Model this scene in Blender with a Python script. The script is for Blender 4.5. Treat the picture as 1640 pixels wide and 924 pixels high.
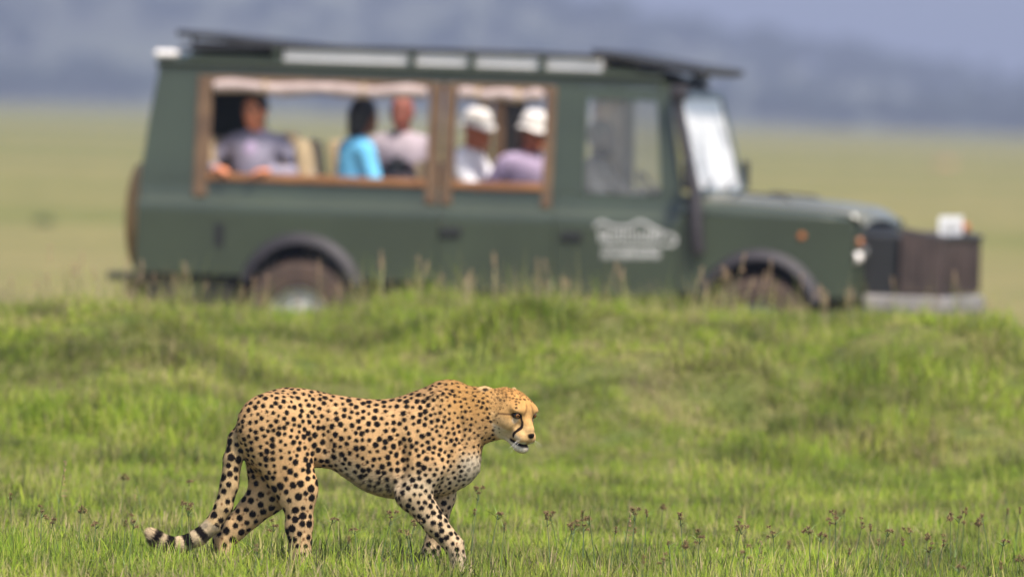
import bpy, bmesh, math, random
import numpy as np
from mathutils import Vector, Matrix, noise as mnoise

for o in list(bpy.data.objects):
    bpy.data.objects.remove(o, do_unlink=True)
SC = bpy.context.scene
COL = SC.collection
RNG = np.random.default_rng(7)
random.seed(7)

# ---------------------------------------------------------------- camera
CAM_H = 1.90                 # eye height of somebody sitting in another vehicle
F_PX = 400.0 / 36.0 * 1640   # 400 mm lens, in photograph pixels
ROLL = math.radians(1.70)
PITCH = math.atan((462 - 178) / F_PX)
FOCUS = 46.0
_f = Vector((0, math.cos(PITCH), -math.sin(PITCH)))
_r0 = Vector((1, 0, 0))
_u0 = Vector((0, math.sin(PITCH), math.cos(PITCH)))
CR = _r0 * math.cos(ROLL) + _u0 * math.sin(ROLL)
CU = _u0 * math.cos(ROLL) - _r0 * math.sin(ROLL)
cam_d = bpy.data.cameras.new('camera')
cam = bpy.data.objects.new('camera', cam_d)
COL.objects.link(cam)
m = Matrix.Identity(4)
for i in range(3):
    m[i][0], m[i][1], m[i][2] = CR[i], CU[i], -_f[i]
m[2][3] = CAM_H
cam.matrix_world = m
cam_d.lens = 400
cam_d.sensor_width = 36
cam_d.clip_start = 1.0
cam_d.clip_end = 20000
cam_d.dof.use_dof = True
cam_d.dof.focus_distance = FOCUS
cam_d.dof.aperture_fstop = 3.3
SC.camera = cam

def at(px, py, Y):
    """world point on the plane y = Y seen at photograph pixel px, py"""
    d = _f + CR * ((px - 820) / F_PX) + CU * ((462 - py) / F_PX)
    return Vector((0, 0, CAM_H)) + d * (Y / d.y)

def horizon_y(px):
    return 178 + (px - 820) * math.tan(ROLL)

# ---------------------------------------------------------------- light
SUN_EL, SUN_AZ = math.radians(56), math.radians(150)   # azimuth clockwise from +Y: behind the camera, a little right
world = bpy.data.worlds.new('World')
SC.world = world
world.use_nodes = True
wn = world.node_tree
sky = wn.nodes.new('ShaderNodeTexSky')
sky.sky_type = 'NISHITA'
sky.sun_disc = False
sky.sun_elevation = SUN_EL
sky.sun_rotation = SUN_AZ
sky.altitude = 1500
sky.air_density = 1.0
sky.dust_density = 8.0
sky.ozone_density = 1.0
bg = wn.nodes['Background']
bg.inputs['Strength'].default_value = 0.105
wn.links.new(sky.outputs[0], bg.inputs[0])
sun_d = bpy.data.lights.new('sun', 'SUN')
sun_d.energy = 3.4
sun_d.angle = math.radians(10)
sun_d.color = (1.0, 0.93, 0.82)
sun = bpy.data.objects.new('sun', sun_d)
COL.objects.link(sun)
sd = Vector((math.sin(SUN_AZ) * math.cos(SUN_EL), math.cos(SUN_AZ) * math.cos(SUN_EL), math.sin(SUN_EL)))
sun.rotation_euler = (-sd).to_track_quat('-Z', 'Y').to_euler()
sun.location = sd * 30
SC.view_settings.view_transform = 'Standard'
SC.view_settings.look = 'None'
SC.view_settings.gamma = 1.0
SC.view_settings.exposure = 1.05
SC.view_settings.use_curve_mapping = False
SC.render.engine = 'CYCLES'
SC.cycles.use_denoising = True
SC.cycles.max_bounces = 8
SC.cycles.transparent_max_bounces = 12
# ---------------------------------------------------------------- helpers
def S(c):   # sRGB 0-255 to linear
    return tuple((v / 255 / 12.92) if v / 255 <= 0.04045 else ((v / 255 + 0.055) / 1.055) ** 2.4 for v in c)

def material(name, col, rough=0.6, metal=0.0, var=0.0, scale=8.0, bump=0.0, bscale=60.0, coat=0.0, col2=None, spec=0.5):
    mt = bpy.data.materials.new(name)
    mt.use_nodes = True
    nt = mt.node_tree
    b = nt.nodes['Principled BSDF']
    b.inputs['Roughness'].default_value = rough
    b.inputs['Metallic'].default_value = metal
    b.inputs['Specular IOR Level'].default_value = spec
    if coat:
        b.inputs['Coat Weight'].default_value = coat
        b.inputs['Coat Roughness'].default_value = 0.12
    tc = nt.nodes.new('ShaderNodeTexCoord')
    if var or col2:
        nz = nt.nodes.new('ShaderNodeTexNoise')
        nz.inputs['Scale'].default_value = scale
        nz.inputs['Detail'].default_value = 6
        nt.links.new(tc.outputs['Object'], nz.inputs['Vector'])
        rp = nt.nodes.new('ShaderNodeValToRGB')
        rp.color_ramp.elements[0].position = 0.35
        rp.color_ramp.elements[1].position = 0.68
        a = col2 if col2 else tuple(max(0, c * (1 - var)) for c in col)
        e = col if col2 else tuple(min(1, c * (1 + var)) for c in col)
        rp.color_ramp.elements[0].color = (*a, 1)
        rp.color_ramp.elements[1].color = (*e, 1)
        nt.links.new(nz.outputs['Fac'], rp.inputs['Fac'])
        nt.links.new(rp.outputs['Color'], b.inputs['Base Color'])
    else:
        b.inputs['Base Color'].default_value = (*col, 1)
    if bump:
        n2 = nt.nodes.new('ShaderNodeTexNoise')
        n2.inputs['Scale'].default_value = bscale
        n2.inputs['Detail'].default_value = 4
        nt.links.new(tc.outputs['Object'], n2.inputs['Vector'])
        bp = nt.nodes.new('ShaderNodeBump')
        bp.inputs['Strength'].default_value = bump
        bp.inputs['Distance'].default_value = 0.01
        nt.links.new(n2.outputs['Fac'], bp.inputs['Height'])
        nt.links.new(bp.outputs['Normal'], b.inputs['Normal'])
    return mt

def attr_material(name, rough=0.7, var=0.0, scale=30.0, spec=0.3, transl=0.0):
    """base colour from the mesh's own 'col' attribute, with a little noise"""
    mt = bpy.data.materials.new(name)
    mt.use_nodes = True
    nt = mt.node_tree
    b = nt.nodes['Principled BSDF']
    b.inputs['Roughness'].default_value = rough
    b.inputs['Specular IOR Level'].default_value = spec
    at_ = nt.nodes.new('ShaderNodeAttribute')
    at_.attribute_name = 'col'
    src = at_.outputs['Color']
    if var:
        tc = nt.nodes.new('ShaderNodeTexCoord')
        nz = nt.nodes.new('ShaderNodeTexNoise')
        nz.inputs['Scale'].default_value = scale
        nt.links.new(tc.outputs['Object'], nz.inputs['Vector'])
        mr = nt.nodes.new('ShaderNodeMapRange')
        mr.inputs['From Min'].default_value = 0.3
        mr.inputs['From Max'].default_value = 0.7
        mr.inputs['To Min'].default_value = 1 - var
        mr.inputs['To Max'].default_value = 1 + var
        nt.links.new(nz.outputs['Fac'], mr.inputs['Value'])
        mx = nt.nodes.new('ShaderNodeMix')
        mx.data_type = 'RGBA'
        mx.blend_type = 'MULTIPLY'
        mx.inputs['Factor'].default_value = 1
        nt.links.new(src, mx.inputs['A'])
        nt.links.new(mr.outputs['Result'], mx.inputs['B'])
        src = mx.outputs['Result']
    nt.links.new(src, b.inputs['Base Color'])
    if transl:
        out = nt.nodes['Material Output']
        tr = nt.nodes.new('ShaderNodeBsdfTranslucent')
        nt.links.new(src, tr.inputs['Color'])
        ms = nt.nodes.new('ShaderNodeMixShader')
        ms.inputs[0].default_value = transl
        nt.links.new(b.outputs[0], ms.inputs[1])
        nt.links.new(tr.outputs[0], ms.inputs[2])
        nt.links.new(ms.outputs[0], out.inputs['Surface'])
    return mt

def tag(o, label=None, cat=None, group=None, kind=None):
    if label: o['label'] = label
    if cat: o['category'] = cat
    if group: o['group'] = group
    if kind: o['kind'] = kind
    return o

def empty(name, mw=None):
    o = bpy.data.objects.new(name, None)
    o.empty_display_size = 0.1
    COL.objects.link(o)
    if mw is not None:
        o.matrix_world = mw
    return o

def link_mesh(name, me, mat=None, parent=None):
    o = bpy.data.objects.new(name, me)
    COL.objects.link(o)
    if mat is not None and not me.materials:
        me.materials.append(mat)
    if parent is not None:
        o.parent = parent
    return o

def mesh_np(name, V, F, smooth=True):
    """V (n,3); F list of faces or (m,k) array"""
    me = bpy.data.meshes.new(name)
    V = np.asarray(V, dtype=np.float32)
    if isinstance(F, np.ndarray):
        k = F.shape[1]
        me.vertices.add(len(V))
        me.vertices.foreach_set('co', V.ravel())
        me.loops.add(F.size)
        me.loops.foreach_set('vertex_index', F.astype(np.int32).ravel())
        me.polygons.add(len(F))
        me.polygons.foreach_set('loop_start', np.arange(0, F.size, k, dtype=np.int32))
        me.update(calc_edges=True)
    else:
        me.from_pydata(V.tolist(), [], F)
    if smooth:
        me.polygons.foreach_set('use_smooth', np.ones(len(me.polygons), dtype=bool))
    me.update()
    return me

def set_attr(me, name, arr):
    arr = np.asarray(arr, dtype=np.float32)
    if arr.ndim == 1:
        a = me.attributes.new(name, 'FLOAT', 'POINT')
        a.data.foreach_set('value', arr)
    else:
        c = np.ones((len(arr), 4), dtype=np.float32)
        c[:, :3] = arr[:, :3]
        a = me.attributes.new(name, 'FLOAT_COLOR', 'POINT')
        a.data.foreach_set('color', c.ravel())

class MB:
    """collects shapes and links them as ONE mesh object"""
    def __init__(self):
        self.v, self.f = [], []
    def add(self, vs, fs):
        n = len(self.v)
        self.v += [tuple(v) for v in vs]
        self.f += [tuple(i + n for i in f) for f in fs]
        return self
    def box(self, x0, x1, y0, y1, z0, z1, M=None, bev=0.0):
        if bev:
            b = min(bev, (x1 - x0) / 2.01, (y1 - y0) / 2.01, (z1 - z0) / 2.01)
            bm = bmesh.new()
            bmesh.ops.create_cube(bm, size=1)
            for v in bm.verts:
                v.co = Vector(((x0 + x1) / 2 + v.co.x * (x1 - x0), (y0 + y1) / 2 + v.co.y * (y1 - y0), (z0 + z1) / 2 + v.co.z * (z1 - z0)))
            bmesh.ops.bevel(bm, geom=bm.edges[:], offset=b, segments=2, affect='EDGES', profile=0.5)
            vs = [v.co.copy() for v in bm.verts]
            bm.verts.index_update()
            fs = [[v.index for v in f.verts] for f in bm.faces]
            bm.free()
        else:
            vs = [Vector((x, y, z)) for x in (x0, x1) for y in (y0, y1) for z in (z0, z1)]
            fs = [(0, 1, 3, 2), (4, 6, 7, 5), (0, 4, 5, 1), (2, 3, 7, 6), (0, 2, 6, 4), (1, 5, 7, 3)]
        if M is not None:
            vs = [M @ v for v in vs]
        return self.add(vs, fs)
    def prism(self, poly, y0, y1, M=None):
        """polygon in x,z extruded from y0 to y1"""
        n = len(poly)
        vs = [Vector((x, y0, z)) for x, z in poly] + [Vector((x, y1, z)) for x, z in poly]
        fs = [tuple(range(n)), tuple(range(2 * n - 1, n - 1, -1))]
        fs += [(i, i + n, (i + 1) % n + n, (i + 1) % n) for i in range(n)]
        if M is not None:
            vs = [M @ v for v in vs]
        return self.add(vs, fs)
    def sweep(self, prof, x0, x1, close=False):
        """profile in y,z swept along x"""
        n = len(prof)
        vs = [Vector((x0, y, z)) for y, z in prof] + [Vector((x1, y, z)) for y, z in prof]
        rng_ = range(n) if close else range(n - 1)
        fs = [(i, (i + 1) % n, (i + 1) % n + n, i + n) for i in rng_]
        if close:
            fs += [tuple(range(n - 1, -1, -1)), tuple(range(n, 2 * n))]
        return self.add(vs, fs)
    def tube(self, pts, rad, seg=8, cap=True):
        pts = [Vector(p) for p in pts]
        rad = rad if isinstance(rad, (list, tuple)) else [rad] * len(pts)
        vs, fs = [], []
        up = None
        for i, p in enumerate(pts):
            t = (pts[min(i + 1, len(pts) - 1)] - pts[max(i - 1, 0)]).normalized()
            if up is None:
                up = t.orthogonal().normalized()
            up = (up - t * up.dot(t)).normalized()
            w = t.cross(up)
            for k in range(seg):
                a = 2 * math.pi * k / seg
                vs.append(p + (up * math.cos(a) + w * math.sin(a)) * rad[i])
        for i in range(len(pts) - 1):
            for k in range(seg):
                k2 = (k + 1) % seg
                fs.append((i * seg + k, i * seg + k2, (i + 1) * seg + k2, (i + 1) * seg + k))
        if cap:
            fs.append(tuple(range(seg - 1, -1, -1)))
            fs.append(tuple(range((len(pts) - 1) * seg, len(pts) * seg)))
        return self.add(vs, fs)
    def lathe(self, prof, seg=32, M=None, close=False):
        """profile (radius, y) turned about the y axis"""
        vs, fs = [], []
        n = len(prof)
        for k in range(seg):
            a = 2 * math.pi * k / seg
            for r, y in prof:
                vs.append(Vector((r * math.cos(a), y, r * math.sin(a))))
        for k in range(seg):
            k2 = (k + 1) % seg
            for i in range(n if close else n - 1):
                j = (i + 1) % n
                fs.append((k * n + i, k * n + j, k2 * n + j, k2 * n + i))
        if M is not None:
            vs = [M @ v for v in vs]
        return self.add(vs, fs)
    def quadgrid(self, rows):
        n = len(rows[0])
        vs = [Vector(p) for r in rows for p in r]
        fs = [(i * n + k, i * n + k + 1, (i + 1) * n + k + 1, (i + 1) * n + k) for i in range(len(rows) - 1) for k in range(n - 1)]
        return self.add(vs, fs)
    def mesh(self, name, smooth=False, auto=None):
        me = bpy.data.meshes.new(name)
        me.from_pydata([tuple(v) for v in self.v], [], self.f)
        bm = bmesh.new()
        bm.from_mesh(me)
        bmesh.ops.remove_doubles(bm, verts=bm.verts, dist=1e-5)
        bmesh.ops.recalc_face_normals(bm, faces=bm.faces)
        if smooth:
            lim = math.radians(auto if auto else 40)
            for f in bm.faces:
                f.smooth = True
            for e in bm.edges:
                if len(e.link_faces) == 2 and e.calc_face_angle(0) > lim:
                    e.smooth = False
        bm.to_mesh(me)
        bm.free()
        return me
    def build(self, name, mat, parent=None, smooth=False, auto=None):
        return link_mesh(name, self.mesh(name, smooth, auto), mat, parent)

# ---- implicit surfaces (smoothly joined shapes turned into one skin) ----
def surface_nets(Fv, org, h):
    nx, ny, nz = Fv.shape
    ins = Fv < 0
    cnt = np.zeros((nx - 1, ny - 1, nz - 1), dtype=np.int8)
    for dx in (0, 1):
        for dy in (0, 1):
            for dz in (0, 1):
                cnt += ins[dx:nx - 1 + dx, dy:ny - 1 + dy, dz:nz - 1 + dz]
    ci, cj, ck = np.nonzero((cnt > 0) & (cnt < 8))
    N = len(ci)
    corners = [(a, b, c) for a in (0, 1) for b in (0, 1) for c in (0, 1)]
    val = np.stack([Fv[ci + a, cj + b, ck + c] for a, b, c in corners], axis=1)
    P = np.zeros((N, 3))
    W = np.zeros(N)
    ca = np.array(corners, dtype=float)
    for i in range(8):
        for j in range(i + 1, 8):
            if np.abs(ca[i] - ca[j]).sum() == 1:
                a, b = val[:, i], val[:, j]
                mk = (a < 0) != (b < 0)
                t = np.where(mk, a / np.where(mk, a - b, 1), 0)
                pt = ca[i] + t[:, None] * (ca[j] - ca[i])
                P += np.where(mk[:, None], pt, 0)
                W += mk
    P /= W[:, None]
    V = (np.stack([ci, cj, ck], 1) + P) * h + org
    idx = np.full((nx - 1, ny - 1, nz - 1), -1, dtype=np.int64)
    idx[ci, cj, ck] = np.arange(N)
    Q = []
    a, b = ins[:-1, 1:-1, 1:-1], ins[1:, 1:-1, 1:-1]
    i, j, k = np.nonzero(a != b); j += 1; k += 1
    q = np.stack([idx[i, j - 1, k - 1], idx[i, j, k - 1], idx[i, j, k], idx[i, j - 1, k]], 1)
    fl = ~ins[i, j, k]; q[fl] = q[fl][:, ::-1]; Q.append(q)
    a, b = ins[1:-1, :-1, 1:-1], ins[1:-1, 1:, 1:-1]
    i, j, k = np.nonzero(a != b); i += 1; k += 1
    q = np.stack([idx[i - 1, j, k - 1], idx[i - 1, j, k], idx[i, j, k], idx[i, j, k - 1]], 1)
    fl = ~ins[i, j, k]; q[fl] = q[fl][:, ::-1]; Q.append(q)
    a, b = ins[1:-1, 1:-1, :-1], ins[1:-1, 1:-1, 1:]
    i, j, k = np.nonzero(a != b); i += 1; j += 1
    q = np.stack([idx[i - 1, j - 1, k], idx[i, j - 1, k], idx[i, j, k], idx[i - 1, j, k]], 1)
    fl = ~ins[i, j, k]; q[fl] = q[fl][:, ::-1]; Q.append(q)
    return V, np.concatenate(Q)

def smin(a, b, k):
    if k <= 0:
        return np.minimum(a, b)
    hh = np.maximum(k - np.abs(a - b), 0) / k
    return np.minimum(a, b) - hh * hh * k * 0.25

def sd_cone(p, A, B, r1, r2, sq=1.0, sqaxis=1):
    """tapered limb from A to B; sq < 1 flattens it along one axis"""
    A = np.asarray(A, float); B = np.asarray(B, float)
    AB = B - A
    t = np.clip(((p - A) @ AB) / max(AB @ AB, 1e-9), 0, 1)
    d = p - (A + t[..., None] * AB)
    if sq != 1.0:
        d[..., sqaxis] /= sq
    return (np.linalg.norm(d, axis=-1) - (r1 + (r2 - r1) * t)) * (min(sq, 1.0) ** 0.5)

def sd_ell(p, c, r, R=None):
    d = p - np.asarray(c, float)
    if R is not None:
        d = d @ R           # columns of R are the ellipsoid's own axes
    r = np.asarray(r, float)
    k0 = np.linalg.norm(d / r, axis=-1)
    k1 = np.linalg.norm(d / (r * r), axis=-1)
    return k0 * (k0 - 1) / np.maximum(k1, 1e-6)

class Field:
    """list of (function, bbox, blend, mode) evaluated on points or on a grid"""
    def __init__(self):
        self.pr = []
    def cone(self, A, B, r1, r2, k=0.02, sq=1.0, mode='u'):
        A = np.asarray(A, float); B = np.asarray(B, float)
        r = max(r1, r2)
        lo, hi = np.minimum(A, B) - r, np.maximum(A, B) + r
        self.pr.append((lambda p: sd_cone(p, A, B, r1, r2, sq), lo, hi, k, mode))
    def chain(self, pts, k=0.02, sq=1.0):
        for (a, ra), (b, rb) in zip(pts[:-1], pts[1:]):
            self.cone(a, b, ra, rb, k, sq)
    def ell(self, c, r, k=0.02, R=None, mode='u'):
        m_ = max(r)
        c = np.asarray(c, float)
        self.pr.append((lambda p: sd_ell(p, c, r, R), c - m_, c + m_, k, mode))
    def fn(self, f, lo, hi, k=0.02, mode='u'):
        self.pr.append((f, np.asarray(lo, float), np.asarray(hi, float), k, mode))
    def comb(self, cur, d, k, mode):
        if mode == 'u':
            return smin(cur, d, k)
        return -smin(-cur, d, k)      # 's': cut away
    def at(self, p):
        cur = np.full(p.shape[:-1], 1.0)
        for f, lo, hi, k, mode in self.pr:
            cur = self.comb(cur, f(p), k, mode)
        return cur
    def grid(self, h, pad=0.03):
        lo = np.min([q[1] for q in self.pr if q[4] == 'u'], axis=0) - pad
        hi = np.max([q[2] for q in self.pr if q[4] == 'u'], axis=0) + pad
        n = np.ceil((hi - lo) / h).astype(int) + 1
        G = np.full(n, 1.0, dtype=np.float64)
        ax = [lo[i] + h * np.arange(n[i]) for i in range(3)]
        for f, a, b, k, mode in self.pr:
            s0 = np.clip(((a - k - 3 * h - lo) / h).astype(int), 0, n)
            s1 = np.clip(((b + k + 3 * h - lo) / h).astype(int) + 2, 0, n)
            if np.any(s1 <= s0):
                continue
            sl = tuple(slice(s0[i], s1[i]) for i in range(3))
            X, Y, Z = np.meshgrid(*[ax[i][sl[i]] for i in range(3)], indexing='ij')
            G[sl] = self.comb(G[sl], f(np.stack([X, Y, Z], -1)), k, mode)
        return G, lo
    def skin(self, h):
        G, lo = self.grid(h)
        return surface_nets(G, lo, h)

def tri_sample(V, T, n, rng):
    a, b, c = V[T[:, 0]], V[T[:, 1]], V[T[:, 2]]
    nr = np.cross(b - a, c - a)
    ar = np.linalg.norm(nr, axis=1)
    ti = rng.choice(len(T), n, p=ar / ar.sum())
    u, v = rng.random(n), rng.random(n)
    fl = u + v > 1
    u[fl], v[fl] = 1 - u[fl], 1 - v[fl]
    P = a[ti] + (b[ti] - a[ti]) * u[:, None] + (c[ti] - a[ti]) * v[:, None]
    N = nr[ti] / np.maximum(ar[ti], 1e-12)[:, None]
    return P, N

def sstep(a, b, x):
    t = np.clip((x - a) / (b - a), 0, 1)
    return t * t * (3 - 2 * t)
# ================================================================= land
def fbm(x, y, s, o=3, seed=0.0):
    v, a = 0.0, 1.0
    for i in range(o):
        v += a * mnoise.noise(Vector((x * s + seed, y * s - seed, seed * 1.7)))
        s *= 2.1; a *= .5
    return v

CREST_PX = [(-400, 470), (0, 482), (150, 474), (300, 478), (430, 500), (520, 498), (600, 476), (700, 468), (820, 470), (950, 476), (1080, 480),
            (1200, 492), (1330, 500), (1440, 503), (1560, 512), (1640, 517), (2040, 530)]
Y_CREST = 66.0
CREST = [(at(px, py + 27, Y_CREST).x, at(px, py + 27, Y_CREST).z) for px, py in CREST_PX]
VEH_Z = 0.05
def ground_z(x, y):
    if y < 150:
        hc_ = np.interp(x, [c[0] for c in CREST], [c[1] for c in CREST])
        n = fbm(x, y, .55, 3, 5.0)
        yy = y + .9 * mnoise.noise(Vector((x * .35, y * .2, 3.3)))
        base = .02 * n if y < 56 else 0
        up = min(max((yy - 57.5) / (65.5 - 57.5), 0), 1)
        up = up * up * (3 - 2 * up) * .55 + up * .45
        dn = 1 - min(max((y - 66.8) / 4.5, 0), 1)
        dn = dn * dn * (3 - 2 * dn)
        lump = .42 * fbm(x * .75, y, 1.0, 2, 9.0) * math.sin(math.pi * up) if up < 1 else 0
        far = .01 * n if y > 70 else .012 * n
        plain = VEH_Z * min(max((y - 60) / 12, 0), 1)
        rise = min(max((y - 53) / 9.0, 0), 1) * .10 * dn if y < 66.8 else .10 * dn
        z = max(hc_ - .10, 0) * up * dn + rise + lump + far
        return z * 1.0 + plain * (1 - up * dn)
    far = min((y - 150) / 600, 1)
    return VEH_Z + .55 * far * fbm(x, y, .006, 2, 2.0)

def axis(fine0, fine1, step, lo, hi):
    a = list(np.arange(fine0, fine1 + 1e-6, step))
    d = step
    while a[-1] < hi:
        d *= 1.35; a.append(a[-1] + d)
    d = step
    while a[0] > lo:
        d *= 1.35; a.insert(0, a[0] - d)
    return a
gx = axis(-6.5, 6.5, .14, -6000, 6000)
gy = axis(40, 74, .14, -600, 7000)
V = [(x, y, ground_z(x, y)) for y in gy for x in gx]
nxx = len(gx)
I, J = np.meshgrid(np.arange(len(gy) - 1), np.arange(nxx - 1), indexing='ij')
Fq = np.stack([I * nxx + J, I * nxx + J + 1, (I + 1) * nxx + J + 1, (I + 1) * nxx + J], -1).reshape(-1, 4)
g_me = mesh_np('ground', np.array(V), Fq)

mg = bpy.data.materials.new('savanna_ground'); mg.use_nodes = True
nt = mg.node_tree; b_ = nt.nodes['Principled BSDF']
b_.inputs['Roughness'].default_value = .95; b_.inputs['Specular IOR Level'].default_value = .1
tc = nt.nodes.new('ShaderNodeTexCoord')
def nz_node(scale, det=4, mapping=None):
    n = nt.nodes.new('ShaderNodeTexNoise'); n.inputs['Scale'].default_value = scale; n.inputs['Detail'].default_value = det
    if mapping:
        mp = nt.nodes.new('ShaderNodeMapping'); mp.inputs['Scale'].default_value = mapping
        nt.links.new(tc.outputs['Object'], mp.inputs['Vector']); nt.links.new(mp.outputs[0], n.inputs['Vector'])
    else:
        nt.links.new(tc.outputs['Object'], n.inputs['Vector'])
    return n
def ramp(src, stops):
    r = nt.nodes.new('ShaderNodeValToRGB')
    els = r.color_ramp.elements
    while len(els) < len(stops): els.new(.5)
    for e, (p, c) in zip(els, stops):
        e.position = p; e.color = (*c, 1)
    nt.links.new(src, r.inputs['Fac'])
    return r.outputs['Color']
# near: soil and thatch seen between the blades; far: dry pasture in broad streaks
near_c = ramp(nz_node(3.0, 6).outputs['Fac'], [(.35, (.080, .100, .025)), (.65, (.140, .130, .048))])
# fields lie in broad irregular patches, wider than deep as seen over kilometres of plain
pa = nz_node(1.0, 4, (.010, .012, 1)).outputs['Fac']
far_c = ramp(pa, [(.32, (.098, .118, .034)), (.45, (.160, .156, .054)), (.57, (.205, .176, .078)), (.68, (.130, .138, .046))])
fi = nz_node(1.0, 6, (.9, .22, 1)).outputs['Fac']
fin = ramp(fi, [(.3, (.74, .80, .72)), (.7, (1.14, 1.10, 1.06))])
mm = nt.nodes.new('ShaderNodeMix'); mm.data_type = 'RGBA'; mm.blend_type = 'MULTIPLY'; mm.inputs['Factor'].default_value = 1
nt.links.new(far_c, mm.inputs['A']); nt.links.new(fin, mm.inputs['B'])
sx = nt.nodes.new('ShaderNodeSeparateXYZ'); nt.links.new(tc.outputs['Object'], sx.inputs[0])
mr = nt.nodes.new('ShaderNodeMapRange'); mr.inputs['From Min'].default_value = 66; mr.inputs['From Max'].default_value = 72
nt.links.new(sx.outputs['Y'], mr.inputs['Value'])
mx = nt.nodes.new('ShaderNodeMix'); mx.data_type = 'RGBA'
nt.links.new(mr.outputs['Result'], mx.inputs['Factor']); nt.links.new(near_c, mx.inputs['A']); nt.links.new(mm.outputs['Result'], mx.inputs['B'])
nt.links.new(mx.outputs['Result'], b_.inputs['Base Color'])
bpn = nt.nodes.new('ShaderNodeBump'); bpn.inputs['Strength'].default_value = .5; bpn.inputs['Distance'].default_value = .04
nt.links.new(nz_node(9.0, 5).outputs['Fac'], bpn.inputs['Height']); nt.links.new(bpn.outputs[0], b_.inputs['Normal'])
ground = link_mesh('ground', g_me, mg)
tag(ground, 'savanna plain with a low grassy bank crossing it', None, None, 'structure')

# ---- far wooded hills ------------------------------------------------
def hill_z(x, y):
    """long wooded slope that drops away to the right"""
    t = min(max((y - 2450) / 900, 0), 1)
    t = t * t * (3 - 2 * t)
    hgt = np.interp(x, [-2500, -600, -20, 45, 125, 190, 300, 800, 2500], [60, 58, 40, 21, 9, 5, 12, 20, 14])
    return -3 + (hgt + 3) * t + 3.5 * t * fbm(x, y, .008, 3, 4.0)
hx = axis(-500, 500, 14, -2600, 2600); hy = list(np.arange(2400, 3700, 30)) + [3900, 4400]
V = np.array([(x, y, hill_z(x, y)) for y in hy for x in hx]); nh = len(hx)
I, J = np.meshgrid(np.arange(len(hy) - 1), np.arange(nh - 1), indexing='ij')
Fq = np.stack([I * nh + J, I * nh + J + 1, (I + 1) * nh + J + 1, (I + 1) * nh + J], -1).reshape(-1, 4)
m_hill = material('hillside_scrub', (.085, .090, .045), .95, var=.40, scale=.012)
hills = link_mesh('hills', mesh_np('hills', V, Fq), m_hill)
tag(hills, 'far wooded hillside blue with haze', None, None, 'structure')
# a second, farther and fainter ridge
V, Fq = [], []
hx2 = np.linspace(-2600, 2600, 160); hy2 = np.linspace(5200, 6200, 12)
for j, y in enumerate(hy2):
    for x in hx2:
        t = math.sin(math.pi * j / 11)
        V.append((x, y, -4 + t * (14 + .018 * max(0, 300 - x) + 6 * fbm(x, 0, .0022, 3, 8.0))))
n2 = len(hx2)
I, J = np.meshgrid(np.arange(11), np.arange(n2 - 1), indexing='ij')
Fq = np.stack([I * n2 + J, I * n2 + J + 1, (I + 1) * n2 + J + 1, (I + 1) * n2 + J], -1).reshape(-1, 4)
ridge = link_mesh('distant_ridge', mesh_np('distant_ridge', np.array(V), Fq), m_hill)
tag(ridge, 'faint pale ridge beyond the wooded hillside', None, None, 'structure')

# ---- instancing by geometry nodes (grass, far wood) --------------------
def scatter(name, pts, rots, scales, idx, sources, mat=None):
    """ONE object: a cloud of points, each carrying one of the source meshes"""
    me = bpy.data.meshes.new(name)
    me.vertices.add(len(pts)); me.vertices.foreach_set('co', np.asarray(pts, np.float32).ravel())
    a = me.attributes.new('rot', 'FLOAT_VECTOR', 'POINT'); a.data.foreach_set('vector', np.asarray(rots, np.float32).ravel())
    a = me.attributes.new('scl', 'FLOAT_VECTOR', 'POINT'); a.data.foreach_set('vector', np.asarray(scales, np.float32).ravel())
    a = me.attributes.new('idx', 'INT', 'POINT'); a.data.foreach_set('value', np.asarray(idx, np.int32))
    o = bpy.data.objects.new(name, me); COL.objects.link(o)
    c = bpy.data.collections.new(name + '_sources')
    for k, s_ in enumerate(sources):
        so = bpy.data.objects.new('%s_source_%02d' % (name, k), s_)
        c.objects.link(so)
    ng = bpy.data.node_groups.new(name + '_nodes', 'GeometryNodeTree')
    ng.interface.new_socket('Geometry', in_out='INPUT', socket_type='NodeSocketGeometry')
    ng.interface.new_socket('Geometry', in_out='OUTPUT', socket_type='NodeSocketGeometry')
    N = ng.nodes
    gi, go = N.new('NodeGroupInput'), N.new('NodeGroupOutput')
    ci = N.new('GeometryNodeCollectionInfo'); ci.inputs['Collection'].default_value = c
    ci.inputs['Separate Children'].default_value = True; ci.inputs['Reset Children'].default_value = True
    ip = N.new('GeometryNodeInstanceOnPoints'); ip.inputs['Pick Instance'].default_value = True
    def na(nm, dt):
        q = N.new('GeometryNodeInputNamedAttribute'); q.data_type = dt; q.inputs['Name'].default_value = nm
        return q.outputs['Attribute']
    ng.links.new(gi.outputs[0], ip.inputs['Points']); ng.links.new(ci.outputs[0], ip.inputs['Instance'])
    ng.links.new(na('idx', 'INT'), ip.inputs['Instance Index'])
    ng.links.new(na('rot', 'FLOAT_VECTOR'), ip.inputs['Rotation']); ng.links.new(na('scl', 'FLOAT_VECTOR'), ip.inputs['Scale'])
    ng.links.new(ip.outputs[0], go.inputs[0])
    md = o.modifiers.new('scatter', 'NODES'); md.node_group = ng
    return o

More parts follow.
